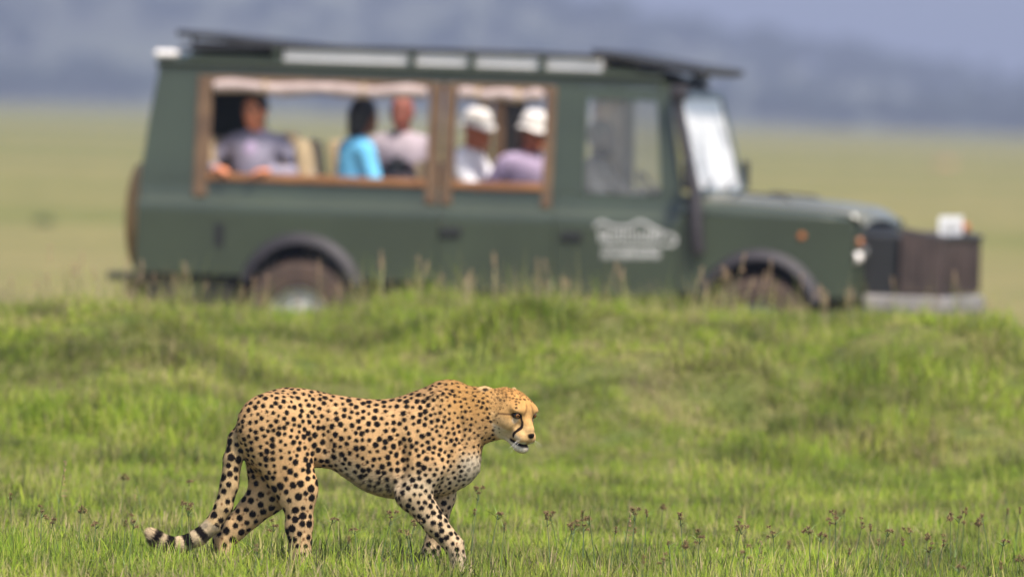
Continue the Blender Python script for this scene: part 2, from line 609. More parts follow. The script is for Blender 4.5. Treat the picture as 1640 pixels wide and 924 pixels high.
# crowns of the far wood: leaf clumps spread through an uneven volume, on a trunk
def far_tree_mesh(seed, flat):
    r = np.random.default_rng(seed)
    b = MB()
    b.tube([(0, 0, -.5), (.15, 0, 3.2), (.1, .2, 6.0)], [.35, .25, .12], 6)
    for k in range(5):
        a = r.uniform(0, 6.28); l_ = r.uniform(2, 3.5)
        b.tube([(.1, 0, 3.6), (math.cos(a) * l_ * .5, math.sin(a) * l_ * .5, 5.2), (math.cos(a) * l_, math.sin(a) * l_, 6.6)], [.16, .1, .05], 5)
    nb = len(b.f)
    lobes = [(r.normal(0, 1.9, 2), r.uniform(4.6, 9.5) if not flat else r.uniform(6.2, 7.8), r.uniform(1.2, 2.3)) for _ in range(11)]
    for c, z, rad in lobes:
        for q in range(46):
            v = r.normal(0, 1, 3); v /= np.linalg.norm(v); v *= rad * r.uniform(.55, 1.08)
            if flat: v[2] *= .45; v[:2] *= 1.5
            p = np.array((c[0], c[1], z)) + v
            t1 = r.normal(0, 1, 3); t1 /= np.linalg.norm(t1); t2 = np.cross(t1, r.normal(0, 1, 3)); t2 /= np.linalg.norm(t2)
            s_ = r.uniform(.28, .55)
            b.add([p + t1 * s_, p + t2 * s_, p - t1 * s_, p - t2 * s_], [(0, 1, 2, 3)])
    me = bpy.data.meshes.new('far_tree')
    me.from_pydata([tuple(v) for v in b.v], [], b.f)
    return me, nb
m_leaf = material('far_foliage', (.038, .058, .022), .8, var=.5, scale=.15)
m_bark = material('far_bark', (.09, .07, .05), .9)
srcs = []
for k in range(4):
    me, nb = far_tree_mesh(40 + k, k == 2)
    me.materials.append(m_leaf); me.materials.append(m_bark)
    mi = np.zeros(len(me.polygons), np.int32); mi[:nb] = 1
    me.polygons.foreach_set('material_index', mi)
    srcs.append(me)
r = np.random.default_rng(5)
pts, rots, scl, idx = [], [], [], []
for n in range(6200):
    x = r.uniform(-620, 620); y = 2380 + 1250 * r.random() ** 1.5
    dens = fbm(x, y, .012, 2, 1.0)
    if dens < -.08: continue
    z = max(hill_z(x, y), ground_z(x, y) - .2 if y < 2500 else -9)
    s_ = r.uniform(.55, 1.15) * (1.0 if y > 2480 else .75)
    pts.append((x, y, z)); rots.append((0, 0, r.uniform(0, 6.28))); scl.append((s_ * r.uniform(.9, 1.3), s_ * r.uniform(.9, 1.3), s_)); idx.append(r.integers(0, 4))
wood = scatter('far_wood', pts, rots, scl, idx, srcs)
tag(wood, 'far woodland on the hazy blue hillside', None, None, 'stuff')

# ---- haze --------------------------------------------------------------
hz = MB().box(-3200, 3200, -60, 6900, -14, 150)
m_hz = bpy.data.materials.new('haze'); m_hz.use_nodes = True
nt = m_hz.node_tree
nt.nodes.remove(nt.nodes['Principled BSDF'])
pv = nt.nodes.new('ShaderNodeVolumePrincipled')
pv.inputs['Color'].default_value = (.455, .515, .72, 1)
pv.inputs['Density'].default_value = .00033
pv.inputs['Anisotropy'].default_value = .1
nt.links.new(pv.outputs[0], nt.nodes['Material Output'].inputs['Volume'])
haze = hz.build('haze', m_hz)
tag(haze, 'thin blue haze filling the air over the plain', None, None, 'stuff')
# ================================================================= safari vehicle
# own frame: x forward from the rear axle, y to its left (the far side), z up from the ground
YAW = math.radians(14)
_p = at(480, 500, 77.9)
VEH_LOC = Vector((_p.x + .8 * math.sin(YAW), 77.9 + .8 * math.cos(YAW), VEH_Z))
VM = Matrix.Translation(VEH_LOC) @ Matrix.Rotation(-YAW, 4, 'Z') @ Matrix.Rotation(math.radians(.15), 4, 'Y')
VEH = empty('safari_vehicle', VM)
tag(VEH, 'dark green open-sided safari vehicle with wooden window frames and roof rack', 'safari vehicle')

m_paint = material('green_paint', (.029, .040, .023), .50, var=.16, scale=1.6, coat=.6, bump=.02, bscale=12)
m_paint_d = material('green_paint_roof', (.027, .036, .023), .42, var=.10, scale=2.0, coat=.2)
m_flare = material('wheel_arch_rubber', (.022, .018, .023), .65, var=.2, scale=9)
m_black = material('black_plastic', (.012, .012, .013), .5, var=.2, scale=9)
m_dark = material('dark_steel', (.022, .021, .024), .55, var=.25, scale=7)
m_under = material('chassis_black', (.012, .011, .010), .85)
m_wood = material('varnished_wood', (.30, .135, .050), .5, scale=6, col2=(.20, .085, .032))
m_wood2 = material('weathered_wood_frame', (.150, .088, .046), .65, scale=6, col2=(.095, .054, .030))
m_canvas = material('rolled_canvas', (.40, .315, .30), .9, var=.15, scale=9, bump=.3, bscale=25)
m_white = material('pale_hatch', (.88, .83, .81), .55, var=.05, scale=4)
m_tan = material('tan_seat_canvas', (.36, .27, .16), .85, var=.12, scale=10, bump=.2, bscale=30)
m_brown = material('brown_guard', (.050, .033, .030), .75, var=.3, scale=5)
m_silver = material('galvanised_steel', (.27, .25, .245), .5, metal=.3, var=.2, scale=8)
m_rim = material('rim_steel', (.44, .43, .42), .5, metal=.2, var=.2, scale=7)
m_tyre = material('tyre_rubber', (.085, .052, .038), .95, scale=7, col2=(.045, .030, .024), bump=.3, bscale=30)
m_chrome = material('lamp_reflector', (.8, .8, .82), .15, metal=.9)
m_orange = material('orange_lens', (.34, .11, .03), .35)
m_red = material('red_lens', (.45, .05, .03), .25)
m_plate = material('number_plate', (.80, .80, .84), .4)
m_inside = material('interior_lining', (.085, .08, .072), .85, var=.15, scale=5)
def glass(name, tint, dust_glare, ior):
    mt = bpy.data.materials.new(name); mt.use_nodes = True
    nt = mt.node_tree; L = nt.links
    nt.nodes.remove(nt.nodes['Principled BSDF'])
    tp = nt.nodes.new('ShaderNodeBsdfTransparent'); tp.inputs[0].default_value = (*tint, 1)
    df = nt.nodes.new('ShaderNodeBsdfDiffuse'); df.inputs[0].default_value = (.78, .75, .72, 1)
    gl = nt.nodes.new('ShaderNodeBsdfGlossy'); gl.inputs['Roughness'].default_value = .04; gl.inputs[0].default_value = (1, 1, 1, 1)
    fr = nt.nodes.new('ShaderNodeFresnel'); fr.inputs['IOR'].default_value = ior
    tc = nt.nodes.new('ShaderNodeTexCoord'); nz = nt.nodes.new('ShaderNodeTexNoise'); nz.inputs['Scale'].default_value = 3.5
    L.new(tc.outputs['Object'], nz.inputs['Vector'])
    mr = nt.nodes.new('ShaderNodeMapRange'); mr.inputs['From Min'].default_value = .3; mr.inputs['From Max'].default_value = .75; mr.inputs['To Min'].default_value = dust_glare * .5; mr.inputs['To Max'].default_value = dust_glare * 1.5
    L.new(nz.outputs['Fac'], mr.inputs['Value'])
    a = nt.nodes.new('ShaderNodeMixShader'); L.new(mr.outputs['Result'], a.inputs[0]); L.new(tp.outputs[0], a.inputs[1]); L.new(df.outputs[0], a.inputs[2])
    c = nt.nodes.new('ShaderNodeMixShader'); L.new(fr.outputs[0], c.inputs[0]); L.new(a.outputs[0], c.inputs[1]); L.new(gl.outputs[0], c.inputs[2])
    L.new(c.outputs[0], nt.nodes['Material Output'].inputs['Surface'])
    return mt
m_glass = glass('door_glass', (.90, .90, .88), .07, 1.4)
m_screen = glass('windscreen_glass', (.75, .80, .78), .92, 2.3)  # heavy white diffuse share paints in the bright sky reflection on the screen

def arc(cx, cz, r, a0, a1, n):
    return [(cx + r * math.cos(math.radians(a0 + (a1 - a0) * i / n)), cz + r * math.sin(math.radians(a0 + (a1 - a0) * i / n))) for i in range(n + 1)]
WR = .39
AZ = .515                # centre height of the wheel openings
def lower_poly(x0, x1, zb, zt, xa=None, ra=.390):
    """side panel with an optional wheel opening"""
    pts = [(x0, zt), (x1, zt), (x1, zb)]
    if xa is not None:
        a = math.degrees(math.asin((zb - AZ) / ra))
        pts += arc(xa, AZ, ra, a, 180 - a, 16)
    pts += [(x0, zb)]
    return pts
def lean(mb, k=.075):
    mb.v = [(x, y - math.copysign(max(0, z - 1.31) * k, y) if abs(y) > .3 else y, z) for x, y, z in mb.v]
    return mb
SHO = [(.800, 1.075), (.800, 1.12), (.795, 1.150), (.780, 1.172), (.762, 1.185), (.752, 1.20), (.750, 1.31)]
def panel(name, s, x0, x1, zb, xa=None, zt=1.0735, mat=None, th=.03):
    b = MB()
    poly = lower_poly(x0, x1, zb, zt, xa)
    b.prism(poly, s * (.800 - th), s * .800)
    prof = [(s * y, z) for y, z in SHO] + [(s * (.750 - th), 1.31), (s * (.750 - th), 1.21), (s * (.800 - th), 1.13), (s * (.800 - th), 1.0755)]
    b.sweep(prof, x0, x1, close=True)
    return b.build(name, mat or m_paint, VEH, smooth=True, auto=35)

GAP = .006
for s in (-1, 1):
    # ---- lower body
    panel('rear_side_panel', s, -1.18, .965 - GAP, .67, 0.0)
    d2 = panel('rear_door', s, .965, 1.776 - GAP, .62)
    d1 = panel('front_door', s, 1.776, 2.65 - GAP, .62)
    for d, hx in ((d2, 1.05), (d1, 1.90)):
        b = MB().box(hx - .075, hx + .075, s * .800 if s > 0 else -.822, s * .800 if s < 0 else .822, .985, 1.045, bev=.008)
        h = b.build('door_handle', m_black, d)
    # ---- front wing
    b = MB()
    b.prism(lower_poly(2.65, 3.86, .66, 1.19, 3.22), s * .775, s * .800)
    rows = []
    for x, z in ((2.65, 1.282), (2.9, 1.272), (3.3, 1.255), (3.6, 1.235), (3.78, 1.205), (3.86, 1.12)):
        rows.append([(x, s * .800, z - .075), (x, s * .796, z - .035), (x, s * .775, z - .010), (x, s * .72, z), (x, s * .60, z + .004)])
    b.quadgrid(rows)
    b.quadgrid([[(3.862, s * .80, .66), (3.862, s * .80, 1.12)], [(3.880, s * .70, .66), (3.880, s * .70, 1.13)], [(3.885, s * .58, .66), (3.885, s * .58, 1.14)]])
    w_ = b.build('front_wing', m_paint, VEH, smooth=True, auto=50)
    MB().lathe([(0, .012), (.018, .012), (.026, 0)], 12, Matrix.Translation((3.50, s * .800, 1.07)) @ (Matrix.Identity(4) if s > 0 else Matrix.Rotation(math.pi, 4, 'Z'))).build('side_repeater', m_orange, w_, True)
    # ---- wheel arch flares
    for xa in (0.0, 3.22):
        b = MB(); n = 18
        a = math.degrees(math.asin((.62 - AZ) / .39))
        rows = [[], [], [], []]
        for i in range(n + 1):
            t = math.radians(a + (180 - 2 * a) * i / n); ct, st = math.cos(t), math.sin(t)
            for q, (r_, y) in enumerate(((.383, .775), (.385, .862), (.420, .860), (.458, .802))):
                rows[q].append((xa + r_ * ct, s * y, AZ + r_ * st))
        b.quadgrid(rows); b.build('wheel_arch_flare', m_flare, VEH, True, 60)
        # dark liner behind
        b = MB(); rows = [[], []]
        for i in range(n + 1):
            t = math.radians(-5 + 190 * i / n)
            rows[0].append((xa + .44 * math.cos(t), s * .78, AZ + .44 * math.sin(t))); rows[1].append((xa + .44 * math.cos(t), s * .42, AZ + .44 * math.sin(t)))
        b.quadgrid(rows).box(xa - .44, xa + .44, min(s * .40, s * .42), max(s * .40, s * .42), .45, .95); b.build('wheel_arch_liner', m_under, VEH, True)
    # ---- hard top
    b = lean(MB().prism([(-1.18, 1.312), (-.80, 1.312), (-.80, 2.035), (-1.09, 2.035), (-1.14, 1.7)], s * .720, s * .750)); b.build('rear_quarter', m_paint, VEH)
    b = lean(MB().box(-1.09, 2.45, min(s * .715, s * .752), max(s * .715, s * .752), 2.037, 2.085)); b.sweep([(s * .69, 2.085), (s * .705, 2.092), (s * .715, 2.112), (s * .700, 2.128), (s * .66, 2.132)], -1.10, 2.47)
    b.build('roof_gutter', m_paint_d, VEH, True)
    b = lean(MB().box(1.72, 1.90, min(s * .715, s * .748), max(s * .715, s * .748), 1.312, 2.035)); b.build('door_pillar', m_paint, VEH)
    # ---- wooden window frame
    wf = lean(MB().box(-.80, -.70, min(s * .705, s * .768), max(s * .705, s * .768), 1.20, 2.03, bev=.008)).build('window_post', m_wood2, VEH)
    lean(MB().box(.845, .930, min(s * .705, s * .768), max(s * .705, s * .768), 1.20, 2.03, bev=.008)).build('window_post', m_wood2, VEH)
    lean(MB().box(.955, 1.035, min(s * .705, s * .768), max(s * .705, s * .768), 1.20, 2.03, bev=.008)).build('window_post', m_wood2, VEH)
    lean(MB().box(1.665, 1.735, min(s * .705, s * .768), max(s * .705, s * .768), 1.20, 2.03, bev=.008)).build('window_post', m_wood2, VEH)
    for xa, xb in ((-.70, .845), (1.035, 1.665)):
        MB().box(xa, xb, min(s * .64, s * .775), max(s * .64, s * .775), 1.312, 1.365, bev=.01).build('window_sill', m_wood, VEH)
        lean(MB().box(xa, xb, min(s * .70, s * .76), max(s * .70, s * .76), 1.985, 2.034)).build('window_header', m_wood2, VEH)
        if s < 0:
            b = MB(); pts = [(xa + .02 + (xb - xa - .04) * i / 12, -.705 + .008 * math.sin(i * 2.1), 1.955 + .010 * math.sin(i * 1.3)) for i in range(13)]
            b.tube(pts, [.044 + .006 * math.sin(i * 1.9) for i in range(13)], 10); cv = b.build('canvas_roll', m_canvas, VEH, True)
            for q in (.25, .7):
                xx = xa + (xb - xa) * q
                MB().lathe([(.050, -.012), (.053, 0), (.050, .012)], 14, Matrix.Translation((xx, -.705, 1.955)) @ Matrix.Rotation(math.pi / 2, 4, 'Z')).build('strap', m_tan, cv, True)
    # ---- front door upper frame and pane
    fr = lean(MB().prism([(1.90, 1.312), (1.955, 1.312), (1.955, 1.955), (1.955, 2.030), (1.90, 2.030)], s * .72, s * .745).prism([(1.955, 1.955), (2.44, 1.955), (2.48, 2.030), (1.955, 2.030)], s * .72, s * .7449).prism([(2.44, 1.955), (2.50, 1.312), (2.645, 1.312), (2.52, 2.030), (2.48, 2.030)], s * .72, s * .7451)).build('door_frame', m_paint, d1)
    lean(MB().prism([(1.956, 1.32), (2.50, 1.32), (2.44, 1.954), (1.956, 1.954)], s * .728, s * .732)).build('door_pane', m_glass, d1)

# ---- doors' maker's mark: blurred white emblem with two rows of lettering (not legible in the photograph)
def emblem(s):
    y = s * .8035
    def pxz(px, py): return ((px - 480) / 228.0, 1.80 - (py - (190 + (px - 820) * .0297)) / 235.0)
    b = MB()
    def poly(pts):
        q = [pxz(*p) for p in pts]
        b.prism(q, s * .8005, y)
    # animal-backed upper outline, drawn as a thick stroke
    top = [(949, 362), (954, 355), (964, 354), (972, 359), (985, 362), (1006, 361), (1016, 354), (1024, 353), (1034, 358), (1046, 365), (1062, 371), (1076, 376), (1080, 384), (1074, 391), (1058, 390)]
    for (x0, y0), (x1, y1) in zip(top[:-1], top[1:]):
        L_ = math.hypot(x1 - x0, y1 - y0); nx_, ny_ = -(y1 - y0) / L_ * 2.6, (x1 - x0) / L_ * 2.6
        poly([(x0 - nx_, y0 - ny_), (x1 - nx_, y1 - ny_), (x1 + nx_, y1 + ny_), (x0 + nx_, y0 + ny_)])
    rg = random.Random(3)
    def row(x, xe, yt, yb, w):
        while x < xe:
            sl = rg.uniform(-1.5, 1.5)
            poly([(x + sl, yt), (x + w + sl, yt), (x + w - sl, yb), (x - sl, yb)])
            if rg.random() < .7: poly([(x + w, yt + (yb - yt) * .42), (x + w * 2.1, yt + (yb - yt) * .42), (x + w * 2.1, yt + (yb - yt) * .62), (x + w, yt + (yb - yt) * .62)])
            x += w * rg.uniform(2.0, 2.6)
    row(956, 1060, 367, 386, 3.0)
    poly([(962, 391), (1054, 392), (1054, 396), (962, 395)])
    row(962, 1052, 399, 413, 2.4)
    return b
m_logo = material('white_door_paint', (.44, .44, .44), .6, var=.15, scale=12)
doors = [o for o in VEH.children if o.name.startswith('front_door')]
for s, d in zip((-1, 1), doors):
    emblem(s).build('door_emblem', m_logo, d)

# fuel filler recess on the near side
MB().box(-.625, -.555, -.806, -.7995, .86, 1.02, bev=.002).build('fuel_filler', m_black, VEH)

# ---- roof
prof = [(-.665, 2.130), (-.60, 2.158), (-.52, 2.172), (-.2, 2.190), (0, 2.193), (.2, 2.190), (.52, 2.172), (.60, 2.158), (.665, 2.130)]
stations = [(-1.13, -.045), (-1.10, -.012), (-1.0, 0), (-.16, .004), (1.2, .004), (1.92, 0), (2.2, -.010), (2.38, -.045), (2.50, -.105)]
for nm, mt, off in (('roof', m_paint_d, 0.0), ('roof_lining', m_inside, -.028)):
    b = MB()
    def sect(st, pr): return [[(x, y, z + dz + off) for y, z in pr] for x, dz in st]
    b.quadgrid(sect(stations[:4], prof)); b.quadgrid(sect(stations[5:], prof))        # closed behind and ahead
    b.quadgrid(sect(stations[3:6], prof[:3])); b.quadgrid(sect(stations[3:6], prof[6:]))  # sides of the open hatch
    b.build(nm, mt, VEH, True)
MB().box(-1.135, -.99, -.665, -.52, 2.145, 2.195, bev=.02).build('roof_corner_cap', m_white, VEH)
MB().box(-1.135, -.99, .52, .665, 2.145, 2.195, bev=.02).build('roof_corner_cap', m_white, VEH)
hb = MB(); 
for x0, x1, y0, y1 in ((-.22, 2.02, -.625, -.535), (-.22, 2.02, .535, .625), (-.22, -.15, -.535, .535), (1.93, 2.02, -.535, .535)):
    hb.box(x0, x1, y0, y1, 2.125, 2.222)
hat = hb.build('roof_hatch_coaming', m_white, VEH)
for s in (-1, 1):
    for x in (-.26, .70, 1.12, 1.62):
        MB().box(x - .022, x + .022, min(s * .632, s * .668), max(s * .632, s * .668), 2.120, 2.240).build('rail_post', m_paint_d, VEH)
    MB().tube([(-.95, s * .65, 2.215), (-.26, s * .65, 2.246), (.7, s * .65, 2.250), (1.62, s * .65, 2.248), (2.05, s * .65, 2.236)], .016, 8).build('roof_rail', m_dark, VEH, True)
def tilt(x0, z0, ang): return Matrix.Translation((x0, 0, z0)) @ Matrix.Rotation(math.radians(ang), 4, 'Y')
lid = MB().box(0, .98, -.58, .58, -.022, .022, tilt(-1.00, 2.315, 4.5), bev=.008).build('rear_roof_lid', m_dark, VEH)
for y in (-.5, .5):
    for x, z1 in ((-.9, 2.29), (-.12, 2.235)):
        MB().tube([(x, y, 2.13), (x, y, z1)], .016, 6).build('lid_stay', m_dark, VEH)
MB().box(-.92, -.45, -.50, .30, 2.185, 2.262, bev=.02).build('rolled_tarpaulin', m_black, VEH)
lid = MB().box(0, .80, -.60, .60, -.022, .022, tilt(1.95, 2.272, 8.0), bev=.008).build('front_roof_lid', m_dark, VEH)
MB().box(.04, .76, -.56, .56, -.034, -.023, tilt(1.95, 2.272, 8.0)).build('lid_frame', m_black, VEH)
for y in (-.5, .5):
    for x, z0, z1 in ((2.08, 2.14, 2.245), (2.42, 2.05, 2.20)):
        MB().tube([(x, y, z0), (x, y, z1)], .018, 6).build('lid_stay', m_dark, VEH)

# ---- windscreen
def scr(t, y, o=0.0):   # point on the raked screen, t from base to top
    return (2.745 - .185 * t + o, y, 1.325 + .70 * t)
b = MB(); 
for y0, y1, t0, t1 in ((-.745, -.665, 0, 1), (.665, .745, 0, 1), (-.665, .665, .93, 1), (-.665, .665, 0, .06)):
    vs = [scr(t, y, o) for o in (-.03, .012) for t, y in ((t0, y0), (t0, y1), (t1, y1), (t1, y0))]
    b.add(vs, [(0, 1, 2, 3), (7, 6, 5, 4), (0, 4, 5, 1), (1, 5, 6, 2), (2, 6, 7, 3), (3, 7, 4, 0)])
b.v = [(x, y * (1 - .055 * max(0, (z - 1.31) / .7)), z) for x, y, z in b.v]
wsf = b.build('windscreen_frame', m_paint, VEH)
for y0, y1 in ((-.665, .665),):
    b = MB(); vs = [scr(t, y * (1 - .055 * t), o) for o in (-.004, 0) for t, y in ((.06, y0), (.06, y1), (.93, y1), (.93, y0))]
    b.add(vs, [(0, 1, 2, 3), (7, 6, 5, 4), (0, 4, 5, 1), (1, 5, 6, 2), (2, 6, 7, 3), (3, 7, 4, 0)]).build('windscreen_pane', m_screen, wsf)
for y0 in (-.50, .14):
    MB().tube([scr(.02, y0, .02), scr(.10, y0 + .10, .022), scr(.15, y0 + .34, .020)], [.008, .007, .005], 6).build('wiper', m_black, VEH)
MB().box(2.52, 2.735, -.745, .745, 1.20, 1.318, bev=.015).build('scuttle', m_paint, VEH)

# ---- bonnet
b = MB(); rows = []
for x, z in ((2.745, 1.300), (2.9, 1.298), (3.3, 1.280), (3.6, 1.262), (3.78, 1.240), (3.865, 1.205), (3.89, 1.15)):
    rows.append([(x, -.598, z - .02), (x, -.59, z), (x, -.42, z + .012), (x, -.36, z + .036), (x, 0, z + .042), (x, .36, z + .036), (x, .42, z + .012), (x, .59, z), (x, .598, z - .02)])
b.quadgrid(rows).build('bonnet', material('bonnet_paint_with_sheen', (.130, .130, .100), .50, var=.25, scale=2.2, coat=.45), VEH, True, 50)  # paler than the body green: bright sky sheen put into the base colour
for s in (-1, 1):
    MB().tube([(2.95, s * .50, 1.32), (3.0, s * .50, 1.345), (3.3, s * .50, 1.330), (3.35, s * .50, 1.30)], .010, 6).build('bonnet_rail', m_dark, VEH)
# ---- front
gr = MB().box(3.84, 3.888, -.575, .575, .70, 1.15, bev=.01).build('grille_panel', m_black, VEH)
for k in range(7):
    MB().box(3.889, 3.900, -.34, .34, .74 + k * .055, .765 + k * .055).build('grille_slat', m_dark, gr)
for s in (-1, 1):
    MX = Matrix.Translation((3.888, s * .46, .98)) @ Matrix.Rotation(-math.pi / 2, 4, 'Z')
    hl = MB().lathe([(0, .032), (.05, .028), (.085, .012), (.092, 0), (.105, 0), (.105, .02), (.092, .022)], 24, MX).build('headlight', m_chrome, VEH, True)
    for z, mm_, nm in ((.94, m_white, 'side_lamp'), (1.04, m_orange, 'indicator_lamp')):
        MB().lathe([(0, .026), (.026, .022), (.034, .004), (.034, 0)], 14, Matrix.Translation((3.876, s * .69, z)) @ Matrix.Rotation(-math.pi / 2, 4, 'Z')).build(nm, mm_, VEH, True)
    MB().lathe([(0, .030), (.034, .026), (.044, .004), (.044, 0)], 14, Matrix.Translation((3.862, s * .775, .935)) @ Matrix.Rotation(-math.pi / 2 - s * .6, 4, 'Z')).build('corner_lamp', m_red if s > 0 else m_white, VEH, True)
# bumper, winch tray and the brown guard box
bp_ = MB().box(3.90, 4.48, -.64, .64, .565, .690, bev=.02).build('front_bumper', m_silver, VEH)
MB().box(3.86, 4.13, -.56, .56, .692, 1.10, bev=.02).build('winch_housing', m_black, VEH)
gb = MB()
gb.add([(4.15, -.62, .70), (4.43, -.62, .70), (4.45, -.62, 1.075), (4.15, -.62, 1.125), (4.15, .62, .70), (4.43, .62, .70), (4.45, .62, 1.075), (4.15, .62, 1.125)],
       [(0, 1, 2, 3), (7, 6, 5, 4), (0, 4, 5, 1), (1, 5, 6, 2), (3, 7, 4, 0), (2, 6, 7, 3)])
gbo = gb.build('front_guard', m_brown, VEH)
for k in range(7):
    y = -.54 + k * .18
    MB().box(4.442, 4.462, y - .012, y + .012, .72, 1.06).build('guard_bar', m_brown, gbo)
for s in (-1, 1):
    for k in range(3):
        MB().box(4.20 + k * .085, 4.212 + k * .085, min(s * .619, s * .631), max(s * .619, s * .631), .72, 1.07).build('guard_bar', m_brown, gbo)
MB().tube([(4.15, -.60, 1.135), (4.45, -.60, 1.09), (4.455, .60, 1.09), (4.15, .60, 1.135)], .017, 8).build('guard_rail', m_dark, gbo, True)
npl = MB().box(4.405, 4.418, -.60, .12, 1.085, 1.235).build('number_plate', m_plate, VEH)
npl.location = (0, 0, 0)
# dark strokes where the unreadable characters stand
rg = random.Random(5); b = MB(); y = -.55
while y < .04:
    b.box(4.4175, 4.4205, y, y + .020, 1.115, 1.185)
    if rg.random() < .6: b.box(4.4175, 4.4206, y + .020, y + .045, 1.115 + rg.choice((0, .03, .055)), 1.130 + rg.choice((0, .03, .055)) + .012)
    y += .088
b.build('plate_characters', m_black, npl)['kind'] = 'stuff'
MB().lathe([(0, .05), (.032, .045), (.040, .0), (.040, -.03)], 14, Matrix.Translation((4.40, .22, 1.155)) @ Matrix.Rotation(-math.pi / 2, 4, 'Z')).build('orange_lamp', m_orange, VEH, True)
MB().box(4.36, 4.41, .20, .24, 1.07, 1.13).build('lamp_bracket', m_dark, VEH)
# ---- snorkel and mirrors
b = MB().tube([(2.79, -.822, .93), (2.775, -.836, 1.05), (2.765, -.836, 1.20), (2.755, -.815, 1.33), (2.70, -.79, 1.55), (2.63, -.775, 1.82), (2.60, -.77, 1.97)], [.045, .050, .050, .040, .034, .034, .036], 10)
b.box(2.555, 2.665, -.83, -.715, 1.955, 2.065, bev=.02)
b.build('snorkel', m_flare, VEH, True)
for s in (-1, 1):
    b = MB().tube([(2.665, s * .765, 1.40), (2.70, s * .86, 1.42)], .012, 6).box(2.690, 2.725, min(s * .84, s * .96), max(s * .84, s * .96), 1.36, 1.56, bev=.012)
    b.build('wing_mirror', m_black, VEH)
# ---- rear: panel, spare wheel, step
MB().box(-1.178, -1.15, -.77, .77, .67, 1.20).build('tailgate', m_paint, VEH)
b = MB().add([(-1.172, y, 1.2) for y in (-.75, .75)] + [(-1.085, y, 2.09) for y in (-.69, .69)], [(0, 1, 3, 2)]); b.build('rear_window_panel', m_paint, VEH)
def wheel(x, y, flip, name='wheel'):
    root = empty(name); root.parent = VEH; root.location = (x, y, WR)
    if flip: root.rotation_euler = (0, 0, math.pi)
    ty = MB().lathe([(.215, -.075), (.225, -.105), (.30, -.112), (.362, -.104), (.382, -.085), (.390, -.04), (.390, .04), (.382, .085), (.362, .104), (.30, .112), (.225, .105), (.215, .075)], 40)
    for k in range(36):
        a = 2 * math.pi * k / 36
        for yy, da in ((-.062, 0), (.062, .087), (0, .044)):
            ty.box(-.012, .012, yy - .026, yy + .026, .384, .402, Matrix.Rotation(a + da, 4, 'Y'))
    ty.build('tyre', m_tyre, root, True, 35)
    rm = MB().lathe([(.218, .080), (.205, .085), (.196, .055), (.185, .030), (.150, .028), (.120, .050), (.075, .062), (.070, .085), (.045, .095), (0, .095)], 32).build('rim', m_rim, root, True, 40)
    for k in range(5):
        a = 2 * math.pi * k / 5
        MB().lathe([(0, .018), (.011, .018), (.013, 0)], 6, Matrix.Translation((.088 * math.cos(a), .060, .088 * math.sin(a)))).build('wheel_nut', m_dark, rm)
    return root
for x in (0.0, 3.22):
    wheel(x, -.735, True); wheel(x, .735, False)
sp = MB().lathe([(0, -.10), (.30, -.10), (.372, -.085), (.392, -.03), (.392, .04), (.37, .09), (.30, .105), (0, .11)], 36, Matrix.Translation((-1.285, -.05, 1.04)) @ Matrix.Rotation(math.pi / 2, 4, 'Z')).build('spare_wheel_cover', material('tan_cover', (.33, .20, .085), .8, var=.15, scale=6), VEH, True)
MB().box(-1.41, -1.10, -.70, .70, .600, .660, bev=.012).build('rear_step', m_dark, VEH)
# ---- chassis, floor, seats, cab
b = MB()
for y in (-.42, .42): b.box(-1.35, 4.05, y - .04, y + .04, .47, .60)
for x in (-1.1, -.3, .9, 1.9, 2.9, 3.8): b.box(x - .04, x + .04, -.379, .379, .49, .58)
for x in (0, 3.22): b.tube([(x, -.70, WR), (x, .70, WR)], .045, 8)
b.build('chassis', m_under, VEH)
for s in (-1, 1):
    MB().box(-1.12, -.47, min(s * .50, s * .76), max(s * .50, s * .76), .40, .664, bev=.03).build('fuel_tank', m_under, VEH)
    MB().box(.47, .95, min(s * .50, s * .74), max(s * .50, s * .74), .44, .664, bev=.03).build('locker', m_under, VEH)
MB().box(-1.14, 2.60, -.765, .765, .665, .700).build('floor_panel', m_inside, VEH)
for s in (-1, 1):
    MB().box(1.0, 2.6, min(s * .74, s * .76), max(s * .74, s * .76), .58, .664).build('sill', m_under, VEH)
def seat(x, y, w, top, ang):
    st = empty('passenger_seat'); st.parent = VEH; st.location = (x, y, 0)
    MB().box(-.05, .42, -w / 2, w / 2, .96, 1.06, bev=.03).build('seat_cushion', m_tan, st, True)
    MB().box(-.06, .04, -w / 2, w / 2, 0, top, Matrix.Translation((-.06, 0, 1.0)) @ Matrix.Rotation(math.radians(-ang), 4, 'Y'), bev=.04).build('seat_back', m_tan, st, True)
    MB().box(.0, .36, -w / 2 + .04, w / 2 - .04, .70, .96).build('seat_base', m_inside, st)
for x in (-.62, .08, .92):
    for y in (-.44, .44):
        seat(x, y, .46, .62 if x < .5 else .50, 8)
seat(-.22, .10, .30, .66, 6)
for y in (-.40, .40): seat(1.82, y, .48, .52, 8)
MB().box(2.50, 2.70, -.70, .70, 1.02, 1.30, bev=.03).build('dashboard', m_black, VEH)
MX = Matrix.Translation((2.36, -.38, 1.30)) @ Matrix.Rotation(math.radians(58), 4, 'Y')
b = MB(); ring = [(.19 * math.cos(a), .19 * math.sin(a), 0) for a in np.linspace(0, 2 * math.pi, 25)]
b.tube([MX @ Vector(p) for p in ring], .014, 7, cap=False)
for a in (0, 2.1, 4.2): b.tube([MX @ Vector((0, 0, 0)), MX @ Vector((.19 * math.cos(a), .19 * math.sin(a), 0))], .012, 6)
b.tube([MX @ Vector((0, 0, 0)), (2.55, -.38, 1.18)], .022, 7)
b.build('steering_wheel', m_black, VEH, True)
MB().box(1.74, 1.88, .655, .668, 1.32, 1.98).build('pale_pillar_backing', m_tan, VEH)  # added pale strip, stands in for the bright view behind the driver
